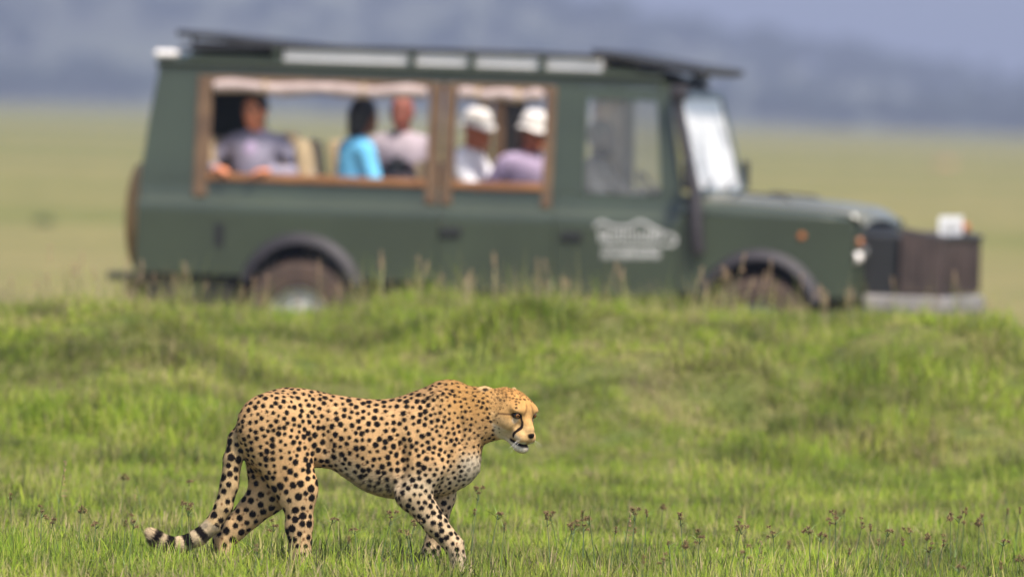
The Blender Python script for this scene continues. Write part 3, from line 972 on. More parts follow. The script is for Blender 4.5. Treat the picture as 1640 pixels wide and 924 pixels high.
# dark side curtain gathered at the far middle post, tan canvas tied back beside the seats
b = MB(); 
for k in range(5):
    b.tube([(1.06 + .022 * k, .70, 1.37), (1.055 + .024 * k, .695, 1.65), (1.05 + .028 * k, .68, 1.98)], [.020, .022, .026], 7)
b.build('gathered_curtain', m_black, VEH, True)
# ================================================================= people in the vehicle
m_skin = attr_material('skin', .55, var=.05, scale=40)
def cloth(name, c, var=.12): return material(name, c, .9, var=var, scale=14, bump=.35, bscale=35)
def person(hip, yaw, lean, head_yaw, hands, skin, shirt, label, hair=None, hat=None, sleeves='long', trousers=(.10, .09, .08), head_tilt=0.0, scarf=None, elbow_out=.5, side=0.0, leg_yaw=0.0, pole_z=-.8):
    """hip: seat point in the vehicle's frame; everything else in the person's own frame (x ahead, y left, z up)"""
    root = empty('person', VM @ Matrix.Translation(hip) @ Matrix.Rotation(yaw, 4, 'Z'))
    tag(root, label, 'person', 'people riding in the safari vehicle')
    cl, sl = math.cos(lean), math.sin(lean)
    def T(x, y, z):                       # trunk point, leaning from the hips
        return np.array((x * cl + z * sl, y + side * z, z * cl - x * sl))
    hd = T(.035, 0, .70)
    ca, sa = math.cos(head_yaw), math.sin(head_yaw)
    ct, st_ = math.cos(head_tilt), math.sin(head_tilt)
    HRm = np.array(((ca * ct, -sa, ca * st_), (sa * ct, ca, sa * st_), (-st_, 0, ct)))
    def H(x, y, z): return hd + HRm @ np.array((x, y, z))
    F = Field()
    tr = []          # the trunk and sleeves, also used for the shirt
    tr.append(('e', T(0, 0, .05), (.115, .165, .12), .03))
    tr.append(('e', T(.01, 0, .20), (.105, .150, .16), .08))
    tr.append(('e', T(.01, 0, .38), (.115, .165, .17), .08))
    tr.append(('c', T(0, -.14, .475), T(0, .14, .475), .060, .060, .06))
    arms = []
    for sgn, hnd in ((1, hands[0]), (-1, hands[1])):
        sh = T(0, sgn * .185, .465)
        hnd = np.array(hnd, float)
        d = hnd - sh; L = min(np.linalg.norm(d), .54); d /= np.linalg.norm(d); hnd = sh + d * L
        a = (.29 ** 2 - .26 ** 2 + L * L) / (2 * L)
        hh = math.sqrt(max(.29 ** 2 - a * a, 0))
        pole = np.array((-.35, sgn * elbow_out, pole_z)); pole -= d * (pole @ d); pole /= np.linalg.norm(pole)
        el = sh + d * a + pole * hh
        arms.append((sgn, sh, el, hnd, d))
    def add(F_, items, gr):
        for it in items:
            if it[0] == 'e': F_.ell(it[1], tuple(r_ + gr for r_ in it[2]), it[3])
            else: F_.cone(it[1], it[2], it[3] + gr, it[4] + gr, it[5])
    add(F, tr, 0)
    for sgn, sh, el, hnd, d in arms:
        F.cone(sh, el, .050, .040, .03); F.cone(el, hnd, .038, .027, .015)
        fd = (hnd - el) / np.linalg.norm(hnd - el)
        lat = np.cross(fd, (0, 0, 1)); lat /= np.linalg.norm(lat); up = np.cross(lat, fd)
        F.ell(hnd + fd * .045, (.048, .042, .020), .012, np.stack([fd, lat, up], 1))
        for q, (o, ln_) in enumerate(((-.030, .060), (-.010, .072), (.010, .068), (.029, .052))):
            k0 = hnd + fd * .085 + lat * o
            k1 = k0 + fd * ln_ * .5 - up * .012; k2 = k1 + fd * ln_ * .3 - up * .03
            F.cone(k0, k1, .0105, .0095, .004); F.cone(k1, k2, .0095, .008, .003)
        t0 = hnd + fd * .03 - lat * (.035 * sgn)
        F.cone(t0, t0 + fd * .045 - lat * (.022 * sgn) - up * .01, .013, .010, .005)
    leg = []
    for sgn in (1, -1):
        cy, sy = math.cos(leg_yaw), math.sin(leg_yaw)
        def LG(x, y_, z): return np.array((x * cy - y_ * sy, x * sy + y_ * cy, z))
        kn = LG(.42, sgn * .11, .02); an = LG(.45, sgn * .11, -.33)
        leg += [('c', LG(0, sgn * .09, .02), kn, .085, .062, .03), ('c', kn, an, .060, .042, .02), ('c', an + (0, 0, -.03), an + LG(.13, 0, -.045), .040, .030, .02)]
    add(F, leg, 0)
    F.cone(T(.0, 0, .50), H(-.02, 0, -.06), .058, .050, .03)
    F.ell(H(0, 0, .015), (.098, .076, .108), .02, HRm)
    F.ell(H(.035, 0, -.055), (.060, .052, .062), .03, HRm)
    F.cone(H(.088, 0, .005), H(.110, 0, -.030), .010, .015, .010)
    F.ell(H(.082, 0, -.095), (.022, .024, .018), .02, HRm)
    for sgn in (1, -1):
        F.ell(H(-.002, sgn * .080, -.015), (.020, .009, .030), .006, HRm)
        F.ell(H(.086, sgn * .032, .012), (.016, .016, .010), .010, HRm, 's')
    V, Q = F.skin(.0125)
    col = np.tile(np.array(skin), (len(V), 1))
    hl = (V - hd) @ HRm
    for sgn in (1, -1):
        d = np.linalg.norm((hl - (.080, sgn * .032, .012)) / (1, 1.3, .8), axis=1)
        col[d < .016] = (.03, .02, .018)
        d = np.linalg.norm((hl - (.088, sgn * .034, .034)) / (1, 2.0, .5), axis=1)
        col[d < .015] = np.array(skin) * .35
    d = np.linalg.norm((hl - (.092, 0, -.062)) / (1, 1.8, .5), axis=1)
    col[d < .016] = np.array(skin) * (.75, .45, .45)
    me = mesh_np('body', V, Q); set_attr(me, 'col', col)
    link_mesh('body', me, m_skin, root)
    # clothes
    G = Field(); add(G, tr, .014)
    for sgn, sh, el, hnd, d in arms:
        G.cone(sh, el, .064, .056, .03)
        if sleeves == 'long': G.cone(el, el + (hnd - el) * .94, .054, .042, .015)
        else: G.pr.pop(); G.cone(sh, sh + (el - sh) * .7, .066, .064, .03)
    G.cone(T(.0, 0, .49), T(.005, 0, .535), .075, .064, .02)
    V, Q = G.skin(.014)
    link_mesh('shirt', mesh_np('shirt', V, Q), shirt, root)
    G = Field(); add(G, leg[:2] + leg[3:5], .012); G.ell(T(0, 0, .03), (.130, .178, .11), .03)
    V, Q = G.skin(.016)
    link_mesh('trousers', mesh_np('trousers', V, Q), cloth('trousers', trousers), root)
    if scarf:
        G = Field(); G.ell(T(.092, 0, .425), (.045, .075, .085), .01); G.cone(T(.02, -.05, .53), T(.02, .05, .53), .045, .045, .03)
        V, Q = G.skin(.013)
        link_mesh('shirt_collar', mesh_np('shirt_collar', V, Q), scarf, root)
    if hair:
        G = Field()
        G.ell(H(-.012, 0, .032), (.104, .086, .110), .01, HRm)
        if hair[1] == 'long': G.cone(H(-.045, 0, .0), H(-.055, 0, -.085), .082, .074, .03)
        cut = np.array((.80, 0, -.60)) if hair[1] != 'back' else np.array((.9, 0, -.43))
        lim = .020 if hair[1] != 'back' else .045
        base_at = list(G.pr)
        G2 = Field(); G2.pr = base_at
        G2.pr.append(None)
        G2.pr[-1] = (lambda p: -(((p - hd) @ HRm) @ cut - lim), hd - .3, hd + .3, .015, 's')
        V, Q = G2.skin(.011)
        link_mesh('hair', mesh_np('hair', V, Q), hair[0], root)
    if hat:
        b = MB()
        M4 = Matrix.Translation(Vector(hd)) @ Matrix([list(HRm[i]) + [0] for i in range(3)] + [[0, 0, 0, 1]])
        rows = []
        for k in range(29):
            a = 2 * math.pi * k / 28
            wv = .012 * math.sin(3 * a)
            pr = [(0, .155), (.045, .152), (.080, .135), (.098, .100), (.104, .050), (.110, .046), (.126, .030 + wv), (.136, .022 + wv), (.126, .027 + wv), (.107, .040), (.100, .05)]
            rows.append([M4 @ Vector((r_ * math.cos(a) * 1.02 - .005, r_ * math.sin(a) * .92, z)) for r_, z in pr])
        b.quadgrid(rows)
        ho = b.build('sun_hat', hat, root, True, 60)
        rows = [[M4 @ Vector((r_ * math.cos(2 * math.pi * k / 28) * 1.03 - .005, r_ * math.sin(2 * math.pi * k / 28) * .93, z)) for r_, z in ((.1055, .050), (.1062, .075))] for k in range(29)]
        MB().quadgrid(rows).build('hat_band', cloth('hat_band', (.45, .42, .40)), ho, True)
    return root, arms

def vx(px, y): return (px - 480) / 228.0 - .25 * (y + .8)
lilac = cloth('lilac_cotton', (.42, .33, .48)); white = cloth('white_cotton', (.90, .88, .92), .04); blue = cloth('sky_blue_cotton', (.13, .44, .70), .14)
mauve = cloth('pale_mauve_shirt', (.36, .30, .34)); fleece = cloth('grey_fleece', (.26, .24, .31), .2); beige = cloth('beige_shirt', (.62, .55, .52))
hatm = cloth('cream_hat_cloth', (.70, .66, .64), .06)
black_hair = material('black_hair', (.010, .008, .008), .55); brown_hair = material('brown_hair', (.10, .045, .02), .6); short_dark = material('cropped_dark_hair', (.030, .018, .014), .7)
# man in the grey fleece leaning on the sill, facing out
y = -.42
person((vx(405, y) - .01, y, 1.10), -math.pi / 2 - .10, .08, -.05, [(.28, .20, .285), (.30, -.19, .290)], (.62, .23, .12), fleece, 'person in a grey fleece facing out with one arm on the window sill', hair=(short_dark, 'back'), scarf=lilac, elbow_out=1.0, leg_yaw=math.pi / 2 + .1, pole_z=-.35)
# blue shirt, back to the window
y = -.47
person((vx(556, y), y, 1.08), .62, .06, .35, [(.30, .15, .15), (.32, -.15, .15)], (.25, .10, .055), blue, 'person in a bright blue top with black hair turned away from the window', hair=(black_hair, 'long'), side=.0)
# man with a camera
y = -.02
r_m, arms_m = person((vx(634, y), y, 1.12), -math.pi / 2 + .18, .04, -.30, [(.27, .09, .31), (.27, -.08, .31)], (.25, .082, .058), mauve, 'bald person in a pale mauve shirt holding a black camera', leg_yaw=math.pi / 2 - .2)
# white top and hat, looking ahead
y = -.21
person((vx(724, y), y, 1.03), -.18, .16, -.10, [(.45, .12, .28), (.50, -.10, .26)], (.48, .15, .070), white, 'person in a white top and cream sun hat looking forward', hat=hatm, sleeves='short', head_tilt=.12)
# lilac top and hat beside the dark curtain
y = .02
person((vx(838, y), y, 1.02), -.95, .12, .45, [(.34, .18, .26), (.30, -.34, .24)], (.46, .15, .075), lilac, 'person in a lilac top and white sun hat with brown hair', hat=hatm, hair=(brown_hair, 'long'), head_tilt=.10)
# driver
y = -.38
person((vx(945, y), y, .98), -.08, .03, -.20, [(.42, .16, .34), (.42, -.16, .34)], (.060, .028, .020), beige, 'driver in a beige shirt seated behind the closed front window', hair=(black_hair, 'short'))
# the camera that is held up
b = MB().box(-.03, .03, -.068, .068, -.045, .045, bev=.01).box(-.02, .02, -.028, .028, .045, .068, bev=.006)
cm = empty('photo_camera', r_m.matrix_world @ Matrix.Translation((.385, .005, .325)))
tag(cm, 'black photo camera held by the bald person in mauve', 'camera')
b.build('camera_body', m_black, cm)
MB().lathe([(0, .12), (.03, .118), (.038, .11), (.038, .05), (.034, .02), (.034, 0)], 18, Matrix.Rotation(-math.pi / 2, 4, 'Z')).build('lens', m_black, cm, True)
# ================================================================= cheetah
CH_O = at(560, 900, FOCUS)
CH_O = Vector((CH_O.x, FOCUS, 0.0))
_O = np.array(CH_O)
_cr, _cu, _cf = np.array(CR), np.array(CU), np.array(_f)
_camp = np.array((0, 0, CAM_H))
PPM = F_PX / FOCUS

def CP(px, py, w=0.0):
    return np.array(at(px, py, FOCUS + w)) - _O

def to_px(p):
    q = p + _O - _camp
    dpt = q @ _cf
    return 820 + F_PX * (q @ _cr) / dpt, 462 - F_PX * (q @ _cu) / dpt

def smooth_table(tab, sig=7):
    xs = np.arange(tab[0][0] - 30, tab[-1][0] + 31)
    tx = [t[0] for t in tab]
    ker = np.exp(-0.5 * (np.arange(-20, 21) / sig) ** 2); ker /= ker.sum()
    out = [xs]
    for c in range(1, len(tab[0])):
        y = np.interp(xs, tx, [t[c] for t in tab])
        out.append(np.convolve(np.pad(y, 20, mode='edge'), ker, mode='valid'))
    return out

TORSO = smooth_table([
    (386, 668, 712, .050), (394, 652, 738, .066), (408, 638, 755, .085), (430, 626, 765, .098), (455, 620, 764, .103),
    (480, 621, 757, .100), (505, 625, 748, .082), (530, 631, 750, .078), (555, 635, 766, .086), (580, 638, 783, .100),
    (605, 640, 793, .106), (630, 638, 797, .110), (655, 630, 798, .112), (680, 621, 797, .112), (700, 613, 795, .108),
    (720, 614, 791, .100), (738, 622, 783, .092), (752, 640, 770, .080), (762, 668, 748, .058)], 5)
NECK = smooth_table([
    (675, 652, 760, .070, .0), (700, 622, 762, .084, .0), (725, 614, 755, .086, -.002), (745, 617, 738, .080, -.008),
    (765, 620, 716, .074, -.014), (785, 622, 707, .070, -.022), (806, 625, 702, .062, -.028)], 6)

def loft(tab, lo, hi, e=2.2):
    xs, top, bot, hw = tab[:4]
    off = tab[4] if len(tab) > 4 else np.zeros_like(xs, dtype=float)
    def f(p):
        px, py = to_px(p)
        t, b, w, o = (np.interp(px, xs, a) for a in (top, bot, hw, off))
        hh = (b - t) / 2 / PPM
        a = np.abs(p[..., 1] - o) / w
        z = (py - (t + b) / 2) / PPM / hh
        # ribs: fullest a little below the middle
        a = a * (1 + 0.10 * np.clip(-z, 0, 1))
        ln = (a ** e + np.abs(z) ** e) ** (1 / e)
        d = (ln - 1) * np.minimum(w, hh)
        d = np.maximum(d, (lo - px) / PPM)
        return np.maximum(d, (px - hi) / PPM)
    return f

CH = Field()
CH.fn(loft(TORSO, 386, 763), CP(380, 800, 0) - (0, .14, 0), CP(770, 605, 0) + (0, .14, 0), .001)
CH.fn(loft(NECK, 680, 808), CP(670, 780, 0) - (0, .14, 0), CP(815, 605, 0) + (0, .14, 0), .035)
# round off rump and chest
CH.ell(CP(398, 690, 0), (.032, .070, .105), .05)
CH.ell(CP(748, 735, 0), (.050, .066, .085), .045)
# far hind leg (stretched back)
w = .062
CH.cone(CP(432, 700, w), CP(430, 792, w), .110, .074, .03, .55)
CH.cone(CP(430, 790, w), CP(372, 850, w + .005), .076, .047, .02, .72)
CH.cone(CP(372, 848, w + .005), CP(358, 866, w + .005), .047, .040, .015, .8)
CH.cone(CP(357, 864, w + .005), CP(361, 905, w), .040, .034, .012, .9)
CH.ell(CP(369, 917, w), (.056, .036, .026), .02)
# near hind leg
w = -.064
CH.cone(CP(436, 684, w), CP(476, 776, w - .004), .142, .078, .014, .46)
CH.cone(CP(448, 720, w), CP(474, 790, w), .105, .070, .03, .55)
CH.cone(CP(477, 782, w), CP(480, 838, w), .070, .052, .025, .68)
CH.cone(CP(480, 838, w), CP(482, 890, w), .052, .042, .015, .82)
CH.ell(CP(470, 846, w), (.030, .026, .040), .02)
CH.ell(CP(491, 913, w), (.060, .042, .030), .02)
for dy in (-.024, -.008, .009, .025):
    CH.ell(CP(502, 917, w + dy), (.024, .0105, .017), .006)
    CH.ell(CP(381, 920, .062 + dy), (.022, .0105, .016), .006)
# far fore leg
w = .060
CH.cone(CP(704, 735, w), CP(709, 795, w), .078, .050, .03, .62)
CH.cone(CP(709, 795, w), CP(700, 842, w), .049, .039, .015, .85)
CH.cone(CP(700, 842, w), CP(691, 880, w), .039, .034, .015, .9)
CH.cone(CP(691, 880, w), CP(688, 908, w), .034, .034, .012)
CH.ell(CP(684, 921, w), (.050, .040, .028), .018)
for dy in (-.024, -.008, .009, .025):
    CH.ell(CP(694, 926, w + dy), (.024, .0105, .016), .006)
# near fore leg
w = -.085
CH.cone(CP(708, 648, w + .012), CP(682, 745, w), .056, .082, .013, .48)
CH.cone(CP(686, 742, w), CP(661, 788, w - .002), .078, .066, .014, .58)
CH.cone(CP(661, 790, w), CP(697, 838, w - .004), .066, .046, .022, .72)
CH.cone(CP(697, 838, w - .004), CP(727, 873, w - .006), .046, .039, .015, .85)
CH.cone(CP(727, 873, w - .006), CP(736, 905, w - .008), .038, .034, .012, .95)
CH.ell(CP(743, 920, w - .008), (.052, .041, .029), .018)
for dy in (-.025, -.008, .009, .026):
    CH.ell(CP(755, 924, w - .008 + dy), (.024, .0105, .016), .006)
# hollows behind the shoulder, before the thigh and at the base of the neck
CH.ell(CP(643, 738, -.138), (.028, .052, .120), .026, mode='s')
CH.ell(CP(520, 715, -.120), (.032, .055, .105), .026, mode='s')
CH.ell(CP(738, 690, -.140), (.022, .060, .090), .028, mode='s')
# tail
TAIL = [((396, 682), .038, .0), ((381, 704), .039, -.004), ((373, 735), .037, -.012), ((367, 777), .036, -.02), ((358, 812), .035, -.026),
        ((342, 840), .034, -.03), ((318, 860), .033, -.034), ((292, 871), .031, -.036), ((268, 871), .029, -.036), ((250, 862), .031, -.034), ((243, 856), .024, -.034)]
for (a, ra, wa), (b, rb, wb) in zip(TAIL[:-1], TAIL[1:]):
    CH.cone(CP(*a, wa), CP(*b, wb), ra, rb, .014)
# head
PH, PT = math.radians(42), math.radians(23)
_f0 = np.array((math.sin(PH), -math.cos(PH), 0))
HL = np.array((math.cos(PH), math.sin(PH), 0))
_z = np.array((0, 0, 1.0))
HF = _f0 * math.cos(PT) - _z * math.sin(PT)
HU = _z * math.cos(PT) + _f0 * math.sin(PT)
HR = np.stack([HF, HL, HU], 1)
HC = CP(821, 655, -.045)
HS = 1.07
def HP(a, l, b):
    return HC + (HF * a + HL * l + HU * b) * HS
def hell(c, r, k=.015, mode='u'):
    CH.ell(HP(*c), tuple(q * HS for q in r), k, HR, mode)
hell((-.005, 0, 0), (.088, .069, .072), .03)
hell((.042, 0, .022), (.048, .058, .042), .02)
for s in (-1, 1):
    hell((.026, s * .040, -.034), (.052, .034, .044), .025)
    hell((.066, s * .036, .0290), (.017, .024, .0100), .024)          # brow over the eye
CH.cone(HP(.058, 0, .006), HP(.116, 0, -.030), .031, .0215, .018)
hell((.094, 0, -.060), (.046, .041, .035), .018)
for s in (-1, 1):
    hell((.110, s * .0200, -.065), (.028, .022, .024), .012)
hell((.1335, 0, -.046), (.011, .0150, .0105), .006)                 # nose leather
CH.cone(HP(.012, 0, -.066), HP(.090, 0, -.106), .046, .027, .02)
hell((.110, 0, -.109), (.025, .025, .020), .012)
hell((.128, 0, -.0945), (.046, .040, .0036), .004, 's')             # half open mouth
EYES = {s: HP(.0735, s * .0425, .009) for s in (-1, 1)}
for s in (-1, 1):
    CH.ell(EYES[s] + HF * .006, (.0145, .0145, .0105), .007, HR, 's')
# ears: short and round, laid a little back
EARS = {-1: HP(-.104, -.064, .018), 1: HP(-.070, .050, .030)}
for s, c in EARS.items():
    ax = HF * .75 + HL * (.55 * s) + HU * .2; ax /= np.linalg.norm(ax)
    up = HU * .9 + HL * (.3 * s) - HF * .25; up -= ax * (up @ ax); up /= np.linalg.norm(up)
    ER = np.stack([ax, np.cross(up, ax), up], 1)
    CH.ell(c, (.012, .027, .026), .014, ER)
    CH.ell(c + ax * .013 + up * .003, (.009, .018, .017), .006, ER, 's')

VX = 0.0048
cV, cQ = CH.skin(VX)
# finer skin on the head
bm = bmesh.new()
me0 = mesh_np('tmp', cV, cQ)
bm.from_mesh(me0)
bpy.data.meshes.remove(me0)
hc = Vector(HC + HF * .045 + HU * -.03)
es = [e for e in bm.edges if all((v.co - hc).length < .125 for v in e.verts)]
bmesh.ops.subdivide_edges(bm, edges=es, cuts=1, use_grid_fill=True)
bmesh.ops.triangulate(bm, faces=bm.faces[:])
cV = np.array([v.co[:] for v in bm.verts])
bm.verts.index_update()
cT = np.array([[v.index for v in f.verts] for f in bm.faces])
bm.free()
def fgrad(F, p, e=.0012):
    g = np.stack([F.at(p + np.eye(3)[i] * e) - F.at(p - np.eye(3)[i] * e) for i in range(3)], 1) / (2 * e)
    return g
hsel = np.linalg.norm(cV - np.array(hc), axis=1) < .127
for _ in range(2):
    g = fgrad(CH, cV[hsel])
    d = CH.at(cV[hsel])
    n2 = np.maximum((g * g).sum(1), .05)
    st = np.clip(d / n2, -.003, .003)
    cV[hsel] -= g * st[:, None]
fn_ = np.cross(cV[cT[:, 1]] - cV[cT[:, 0]], cV[cT[:, 2]] - cV[cT[:, 0]])
cN = np.zeros_like(cV)
for i in range(3):
    np.add.at(cN, cT[:, i], fn_)
cN /= np.maximum(np.linalg.norm(cN, axis=1), 1e-12)[:, None]
_nd = np.random.default_rng(3).normal(0, 1, (12, 3))
_nph = np.random.default_rng(4).uniform(0, 6.28, 12)
def wave_noise(p, sc):
    return np.sin(p @ (_nd * sc).T + _nph).mean(1) * 2.0

# --- coat -------------------------------------------------------------
tl_pts = np.array([CP(*a, wa) for a, ra, wa in TAIL])
tl_r = np.array([ra for a, ra, wa in TAIL])
tl_len = np.concatenate([[0], np.cumsum(np.linalg.norm(np.diff(tl_pts, axis=0), axis=1))])
def tail_param(p):
    best = np.full(len(p), 9.0); s = np.zeros(len(p)); rr = np.zeros(len(p))
    for i in range(len(tl_pts) - 1):
        A, B = tl_pts[i], tl_pts[i + 1]
        t = np.clip(((p - A) @ (B - A)) / ((B - A) @ (B - A)), 0, 1)
        d = np.linalg.norm(p - A - t[:, None] * (B - A), axis=1)
        m_ = d < best
        best[m_] = d[m_]; s[m_] = (tl_len[i] + t * (tl_len[i + 1] - tl_len[i]))[m_]; rr[m_] = (tl_r[i] + t * (tl_r[i + 1] - tl_r[i]))[m_]
    return best / rr, s
TL = tl_len[-1]

def polydist(p, pts):
    best = np.full(len(p), 9.0)
    for A, B in zip(pts[:-1], pts[1:]):
        t = np.clip(((p - A) @ (B - A)) / ((B - A) @ (B - A)), 0, 1)
        best = np.minimum(best, np.linalg.norm(p - A - t[:, None] * (B - A), axis=1))
    return best

def spot_size(p):
    """radius of the spots here, spacing, and chance that a spot is kept"""
    px, py = to_px(p)
    a, l, b = ((p - HC) @ HR / HS).T
    r = np.full(len(p), .0112)
    sp = np.full(len(p), .0272)
    keep = np.ones(len(p))
    m_ = px > 690; r[m_] = .0085; sp[m_] = .0228
    m_ = (px > 735) & (py < 735); r[m_] = .0068; sp[m_] = .0205
    m_ = (px < 520) & (py < 690); r[m_] = .0096; sp[m_] = .0245
    m_ = (px < 520) & (py > 700); r[m_] = .0116; sp[m_] = .0280
    m_ = (px < 520) & (py > 765); r[m_] = .0146; sp[m_] = .0350
    m_ = (px < 530) & (py > 870); r[m_] = .0105; sp[m_] = .0300
    m_ = (px > 620) & (py > 800); r[m_] = .0112; sp[m_] = .0265
    m_ = (px > 620) & (py > 885); r[m_] = .0078; sp[m_] = .0225
    tr, s = tail_param(p)
    tm = (tr < 1.3) & (s > .06)
    r[tm] = .0150; sp[tm] = .0345
    keep[(tr < 1.3) & (s > TL * .66)] = 0
    hm = polydist(p, [HP(-.015, 0, 0), HP(.115, 0, -.075)]) < .100
    m_ = hm & (a > -.075); r[m_] = .0036; sp[m_] = .0150
    m_ = hm & (b > .030); r[m_] = .0056; sp[m_] = .0150
    keep[hm & (a > .030) & (b < .045)] = 0
    keep[hm & (a > .060)] = 0
    keep[hm & (a > -.03) & (b < .03) & (b > -.02)] *= .25
    keep[hm & (b < -.085)] = 0
    # white chest and belly carry few and paler spots
    t = (py - np.interp(px, TORSO[0], TORSO[1])) / np.maximum(np.interp(px, TORSO[0], TORSO[2]) - np.interp(px, TORSO[0], TORSO[1]), 1)
    keep[(px > 520) & (px < 640) & (t > .97)] *= .3
    keep[(py > 908)] = 0
    sp *= .86
    return r, sp, keep

rng = np.random.default_rng(11)
cand, cn = tri_sample(cV, cT, 40000, rng)
r_, sp_, kp_ = spot_size(cand)
sel = []
selp = np.zeros((4000, 3)); selsp = np.zeros(4000)
for i in range(len(cand)):
    if rng.random() > kp_[i] * .999:
        continue
    k_ = len(sel)
    if k_:
        dd = selp[:k_] - cand[i]
        if np.any((dd * dd).sum(1) < (.5 * (selsp[:k_] + sp_[i])) ** 2):
            continue
    selp[k_] = cand[i]; selsp[k_] = sp_[i]
    sel.append(i)
sp_c = cand[sel]; sp_r = r_[sel] * rng.uniform(.70, 1.20, len(sel))
# faint little flecks between the spots
fl_c, fl_n = tri_sample(cV, cT, 3600, rng)
fr, fs, fk = spot_size(fl_c)
dd = np.array([np.min(np.linalg.norm(sp_c - q, axis=1) - sp_r) for q in fl_c])
okf = (dd > fr * .55) & (fk > .5) & (rng.random(len(fl_c)) < .60)
fl_c = fl_c[okf]; fl_r = fr[okf] * rng.uniform(.26, .46, okf.sum())

def spot_sd(p, n):
    out = np.full(len(p), 1.0)
    out2 = np.full(len(p), 1.0)
    jit = 0.10
    for a in range(0, len(p), 4000):
        q = p[a:a + 4000]
        for cc, rr, oo in ((sp_c, sp_r, out), (fl_c, fl_r, out2)):
            d2 = (q * q).sum(1)[:, None] + (cc * cc).sum(1)[None] - 2 * q @ cc.T
            oo[a:a + 4000] = (np.sqrt(np.maximum(d2, 0)) - rr).min(1)
    return out, out2

def mixc(c, col, t):
    return c * (1 - t[:, None]) + np.array(col) * t[:, None]

BLACK = (.012, .009, .008)
def coat(p, n, soft=0.0):
    px, py = to_px(p)
    a, l, b = ((p - HC) @ HR / HS).T
    tt, tb = np.interp(px, TORSO[0], TORSO[1]), np.interp(px, TORSO[0], TORSO[2])
    t = (py - tt) / (tb - tt)
    c = np.tile(np.array((.77, .475, .225)), (len(p), 1))
    nz = wave_noise(p, 26)
    c *= (1 + .14 * nz + .10 * wave_noise(p, 75))[:, None]
    c = mixc(c, (.52, .31, .145), sstep(.22, .0, t) * .75)                       # richer along the back
    c = mixc(c, (.58, .31, .095), sstep(680, 740, px) * sstep(720, 640, py) * .8)  # neck
    c = mixc(c, (.78, .62, .42), sstep(.62, .95, t) * sstep(500, 560, px))
    c = mixc(c, (.86, .72, .54), sstep(725, 752, px) * sstep(715, 745, py))
    legs = sstep(770, 800, py)
    c = mixc(c, (.76, .53, .30), legs * .6)
    c = mixc(c, (.72, .58, .42), sstep(.1, .7, n[:, 1]) * sstep(720, 770, py))      # paler inner legs
    c = mixc(c, (.72, .60, .42), sstep(870, 905, py) * .7)
    tr, s = tail_param(p)
    tail = (tr < 1.3) & (s > .05)
    c[tail] = np.array((.66, .46, .24)) * (1 + .1 * nz[tail])[:, None]
    hm = sstep(.108, .090, polydist(p, [HP(-.015, 0, 0), HP(.115, 0, -.075)]))
    # head
    hc_ = np.tile(np.array((.62, .355, .135)), (len(p), 1))
    hc_ = mixc(hc_, (.66, .42, .19), sstep(.0, -.03, b))
    hc_ = mixc(hc_, (.50, .25, .075), sstep(.025, .065, b) * .8)
    hc_ *= (1 + .16 * wave_noise(p, 120))[:, None]
    hc_ = mixc(hc_, (.74, .58, .38), sstep(-.045, -.075, b) * sstep(.13, .02, a + .0) * .8)
    hc_ = mixc(hc_, (.95, .84, .68), sstep(-.090, -.104, b))
    hc_ = mixc(hc_, (.80, .66, .48), sstep(.030, .052, np.abs(l)) * sstep(-.052, -.066, b))
    for s_ in (-1, 1):
        de = np.linalg.norm(p - (HP(.078, s_ * .046, -.010)), axis=1)
        hc_ = mixc(hc_, (.74, .58, .40), sstep(.019, .010, de) * .7)                    # pale patch under the eye
        de = np.linalg.norm(p - (HP(.070, s_ * .044, .027)), axis=1)
        hc_ = mixc(hc_, (.70, .52, .32), sstep(.018, .010, de) * .7)
        hc_ = mixc(hc_, (.86, .80, .72), sstep(.020, .013, np.linalg.norm(p - HP(.122, s_ * .017, -.078), axis=1)))
    c = c * (1 - hm[:, None]) + hc_ * hm[:, None]
    # spots
    s1, s2 = spot_sd(p, n)
    wob = .0011 * wave_noise(p, 260)
    k1 = sstep(.0016, -.0016, s1 + wob + (rng.normal(0, soft, len(p)) if soft else 0))
    pale = sstep(.88, 1.0, t) * sstep(520, 560, px) * (px < 632) * .4 + sstep(738, 758, px) * sstep(720, 745, py) * .5
    face = hm * sstep(-.09, -.05, a)
    k1 = k1 * (1 - pale) * (1 - .25 * face)
    c = mixc(c, BLACK, k1)
    c = mixc(c, (.20, .085, .030), sstep(.0012, -.0012, s2) * .85 * (1 - hm))
    # tail rings and tip
    u = s / TL
    ring = np.zeros(len(p))
    for r0, r1 in ((.655, .70), (.745, .80), (.85, .90), (.93, .985)):
        jag = u + .006 * nz
        ring = np.maximum(ring, sstep(r0 - .006, r0 + .006, jag) * sstep(r1 + .006, r1 - .006, jag))
    under = sstep(.9, .2, -n[:, 2])
    m_ = tail & (u > .6)
    c[m_] = mixc(c[m_], (.70, .56, .38), np.ones(m_.sum()) * .6)
    c[m_] = mixc(c[m_], BLACK, (ring * (0.55 + .45 * under))[m_])
    # face marks
    for s_ in (-1, 1):
        q = np.array([HP(.088, s_ * .034, .008), HP(.097, s_ * .029, -.010), HP(.101, s_ * .0285, -.028), HP(.097, s_ * .034, -.045), HP(.089, s_ * .040, -.062), HP(.080, s_ * .042, -.082)])
        d = polydist(p, q)
        c = mixc(c, (.020, .012, .009), sstep(.0100, .0066, d))
        d = np.linalg.norm((p - EYES[s_]) @ HR / np.array((1.3, 1.15, .82)), axis=1)
        c = mixc(c, BLACK, sstep(.0200, .0165, d))
        q = np.array([HP(.066, s_ * .053, .008), HP(.040, s_ * .068, -.002), HP(.015, s_ * .074, -.012)])
        c = mixc(c, (.10, .05, .025), sstep(.006, .002, polydist(p, q)) * .75)
        q = np.array([HP(.074, s_ * .010, .062), HP(.088, s_ * .016, .035), HP(.092, s_ * .024, .018)])
        c = mixc(c, (.16, .08, .035), sstep(.008, .001, polydist(p, q)) * .55)
